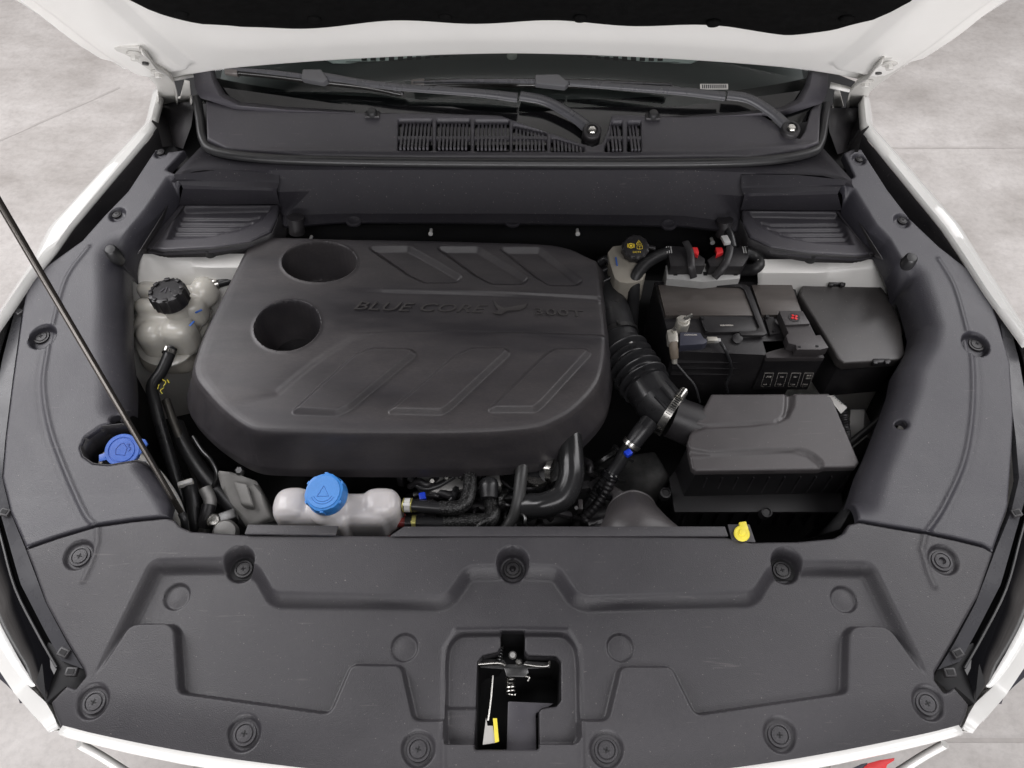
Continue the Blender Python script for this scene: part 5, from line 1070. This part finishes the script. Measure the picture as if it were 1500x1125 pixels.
for i, (x, t1, t2) in enumerate(((1120.5, '风扇', '60A'), (1140.5, 'EPS', '100A'), (1160, 'IEC', '150A'), (1178.5, '启发电机', '500A'))):
    q = [FP(a, b) for a, b in ((x, 546.5), (x + 13, 546.5), (x + 7, 566), (x - 6, 566))]
    tube('frame_print', q + [q[0]], .00028, M_PRINTW, o, n=5, sub=1)
    hgt = (FP(x, 561) - FP(x, 564.5)).length
    xd = FP(x + 10, 560) - FP(x, 560); yd_ = Vector((0, 0, 1))
    text('rating_print', t2, FP(x - 3.2, 564), xd, yd_, .0062, M_PRINTW, o, extrude=.0001, sx=.8)
    if i == 3:
        text('rating_print', t1[:2], FP(x + 2.6, 551), xd, yd_, .0055, M_PRINTW, o, extrude=.0001, sx=.9); text('rating_print', t1[2:], FP(x + 1.2, 555), xd, yd_, .0055, M_PRINTW, o, extrude=.0001, sx=.9)
    else: text('rating_print', t1, FP(x + 1.6, 553), xd, yd_, .0062, M_PRINTW, o, extrude=.0001, sx=.85)
ts = thing('battery_terminal', 'silver battery clamp with a navy current sensor and cable', 'terminal clamp', P(992, 490, .88))
lathe('post', [(.0135, -.03), (.0135, .005), (.012, .008), (.0095, .0085), (.009, .007), (.001, .007)], P(1000, 474, .905), (0, -.1, 1), mat('lead', (.55, .53, .48), .4, metal=.6, var=.2, scale=60, grain=.4), ts, n=28)
ML = MATS['lead']
prism('clamp', ppx([(977, 483), (990, 480), (993, 488), (994, 500), (988, 503), (979, 500)], .905), .018, ML, ts, bevel=.003)
prism('clamp_ear', ppx([(991, 464), (998, 461), (1011, 462), (1012, 467), (1004, 473), (993, 471)], .915), .012, ML, ts, bevel=.003)
lathe('clamp_bolt', [(.005, -.004), (.005, .006), (.003, .008)], P(987, 484, .909), (0, -.2, 1), M_STEEL, ts, n=6, angle=20); lathe('clamp_bolt', [(.004, -.01), (.004, .006), (.003, .008)], P(1009, 464, .918), (1, .3, .5), M_STEEL, ts, n=6, angle=20)
ns = prism('sensor', ppx([(996, 486), (1026, 487), (1031, 495), (1036, 497), (1036, 501), (1030, 504), (996, 506)], .903), .024, M_NAVY, ts, bevel=.002)
text('sensor_print', 'CHANGAN', P(1002, 491.5, .9035), (1, 0, 0), (0, 1, 0), .005, M_PRINTW, ns, extrude=.0001, sx=1.0)
obox('plug', P(1043, 498, .90), (.020, .010, .009), ML, ts, bevel=.0015); obox('plug', P(1051, 499, .90), (.012, .008, .007), M_GREYCON, ts, bevel=.0015)
tube('cable', [P(1054, 499, .90), P(1062, 512, .895), P(1070, 532, .87), P(1070, 548, .84), P(1064, 562, .82), P(1066, 575, .80)], .0032, M_HOSE, ts, n=8)
br = mat('brown sleeve', (.20, .165, .13), .5, var=.2, scale=50)
tube('sleeve', [P(986, 500, .90), P(987, 512, .89), P(988, 524, .875)], [.0085, .009, .008], br, ts, n=14); tube('sleeve', [P(988, 522, .878), P(988, 532, .866)], .0055, ML, ts, n=12, sub=3)
tube('cable', [P(988, 530, .868), P(1005, 550, .85), P(1018, 566, .835), P(1025, 590, .81)], .0028, M_HOSE, ts, n=8)
M_RLID = mat('relay lid', (.040, .037, .037), .34, var=.2, scale=9, rvar=.08, dust=.06)
rb = thing('relay_box', 'large plain black relay box between the battery and the trim', 'relay box', P(1245, 480, .80))
prism('lid', ppx([(1175, 418), (1292, 420), (1306, 440), (1320, 474), (1326, 520), (1318, 527), (1236, 532), (1228, 526), (1172, 432)], .905), .022, M_RLID, rb, bevel=.004, seg=3)
prism('base', ppx([(1172, 424), (1290, 425), (1318, 476), (1322, 522), (1232, 530), (1168, 436)], .884), .12, M_BLACK, rb, bevel=.003)
for x, y in ((1225, 417), (1290, 531)):
    l_ = obox('latch', P(x, y, .90), (.034, .010, .014), M_BLACK, rb, bevel=.003)
    for k in (-1, 1): obox('latch_lug', P(x, y, .909) + Vector((k * .011, 0, 0)), (.007, .009, .006), M_BLACK, l_, bevel=.001)

# ================================================================ CONTROL UNIT + BRAKE RESERVOIR
cu = thing('control_unit', 'grey control unit with two black lever plugs and red locks', 'control unit', P(1030, 390, .86))
prism('housing', ppx([(975, 388), (1086, 384), (1084, 408), (1030, 413), (977, 408)], .915), .05, M_GREYCON, cu, bevel=.002)
for k in range(5): obox('slot', P(989 + 22 * k, 401, .9152), (.008, .010, .001), M_BAY, cu, rz=.3 * (k % 2), bevel=0)
for i, (q, red, lev, cabl) in enumerate((([(977, 359), (1010, 362), (1033, 379), (1032, 389), (982, 390)], (1018, 367), ((1004, 354), (1011, 368), (1013, 390), (1016, 407)), (980, 362)),
                                 ([(1036, 380), (1060, 364), (1096, 361), (1097, 376), (1088, 390), (1040, 390)], (1054, 367), ((1070, 350), (1068, 370), (1060, 390), (1046, 407)), (1092, 362)))):
    pg = prism('plug', ppx(q, .94), .028, M_BLACK, cu, bevel=.002)
    lc = prism('red_lock', ppx([(red[0] - 6, red[1] - 5), (red[0] + 4, red[1] - 5), (red[0] + 6, red[1] + 2), (red[0] + (5 if i == 0 else -5), red[1] + 7), (red[0] - 4, red[1] + 2)], .949), .010, M_RED, pg, bevel=.0015)
    tube('lever', [P(x, y, z) for (x, y), z in zip(lev, (.955, .953, .945, .925))], .0075, M_BLACK, pg, n=8, sub=6, flat=(1, .35))
    for k in range(3): obox('plug_rib', P(cabl[0] + (k - 1) * 3.2, cabl[1] + 4, .9405), (.002, .018, .002), M_GREYCON, pg, bevel=0)
for k in range(9): obox('pin_guard', P(990 + k * 10, 391, .92), (.003, .006, .014), M_BLACK, cu, bevel=0)
for dx in (0, 3): tube('red_wire', [P(986 + dx, 388, .93), P(989 + dx, 383, .935), P(990 + dx, 379, .935)], .0013, M_RED, cu, n=6, sub=3)
hose('wiring_loom', 'black taped loom from the control unit down beside the battery', 'wiring loom', ((980, 370, .93), (962, 376, .93), (942, 390, .925), (930, 410, .91), (928, 440, .87), (925, 480, .80), (920, 520, .72)), .0125, M_RUBBER)
hose('wiring_loom', 'black taped loom curling from the control unit to the inner wing', 'wiring loom', ((1092, 370, .935), (1106, 374, .93), (1113, 384, .925), (1106, 394, .92), (1085, 396, .90)), .0125, M_RUBBER)
obox('foil_tab', P(1063, 352, .96), (.014, .022, .008), M_GREYCON, cu, rz=.2); tube('drain_hose', [P(1064, 330, .965), P(1070, 345, .96), P(1074, 362, .95)], .008, M_HOSE, cu, n=10)
bk = thing('brake_reservoir', 'cream brake fluid reservoir with black cap and yellow symbols', 'brake reservoir', P(920, 390, .86))
prism('tank', ppx(chaikin([(888, 362), (925, 356), (944, 380), (947, 408), (925, 416), (902, 412), (895, 392)], 1), .918), .08, mat('brake tank plastic', (.34, .315, .27), .35, var=.04, scale=30), bk, bevel=.004)
kc = P(930, 366, .935); axk = Vector((-.02, -.30, 1)).normalized(); Rk = frame(axk)
cap = lathe('cap', [(.025, -.006), (.0265, -.004), (.0265, .012), (.024, .0155), (.0225, .0157), (.001, .0157)], kc, axk, M_BLACK, bk, n=60, ribs=12, ribd=.0018, ribrange=(1, 2))
def K_(x, y): return kc + Rk @ Vector((x, y, .0160))
text('cap_print', 'DOT4', K_(-.007, -.0155), Rk @ Vector((1, 0, 0)), Rk @ Vector((0, 1, 0)), .0062, M_PRINTY, cap, extrude=.0001)
tube('cap_print', [K_(.001, .004), K_(.012, .004), K_(.0065, .0135), K_(.001, .004)], .0007, M_PRINTY, cap, n=5, sub=1); tube('cap_print', [K_(.0065, .010), K_(.0065, .006)], .0006, M_PRINTY, cap, n=5, sub=1)
tube('cap_print', [K_(-.010 + .0050 * math.cos(a), .001 + .0050 * math.sin(a)) for a in np.linspace(0, 6.4, 22)], .0009, M_PRINTY, cap, n=5, sub=1); lathe('cap_print', [(.0026, 0), (.0026, .0004)], K_(-.010, .001), axk, M_PRINTY, cap, n=16)
for s_ in (-1, 1): tube('cap_print', [K_(-.010 + s_ * .0072 * math.cos(a), .001 + .0072 * math.sin(a)) for a in np.linspace(-.7, .7, 8)], .0006, M_PRINTY, cap, n=5, sub=1)
tube('cap_print', [K_(.0075, -.007), K_(.0075, .000), K_(.002, .001), K_(.002, -.006), K_(.0075, -.007), K_(.013, -.006), K_(.013, .001), K_(.0075, .000)], .0006, M_PRINTY, cap, n=5, sub=1)
obox('blue_mark', P(903, 383, .9256), (.003, .024, .001), MATS['blue print'], bk, rz=.05, bevel=0)
tube('cap_lead', [P(950, 362, .945), P(960, 364, .945)], .0045, M_BLACK, bk, n=8, sub=3)

# ================================================================ PROP ROD
pr0 = P(266, 752, .905); best = None
for k in range(60):
    py = 290 - 12 * k; px = 0 + (py - 290) / 1.68; p = PB(px, py, .03)
    if p.x > -.70: best = p; break
if best is None: best = PB(-330, -265, .03)
pr = thing('prop_rod', 'long slim black bonnet prop rod leaning across the trim', 'prop rod', pr0)
tube('rod', [pr0, pr0.lerp(best, .5), best], .0048, mat('rod paint', (.05, .045, .04), .25, metal=.6), pr, n=14, sub=10)
tube('pivot', [P(271, 775, .885), P(270, 762, .90), pr0], .0065, M_RUBBER, pr, n=12, sub=4)
tube('grip', [best - (best - pr0).normalized() * .22, best - (best - pr0).normalized() * .12], .0085, M_RUBBER, pr, n=14, sub=2)
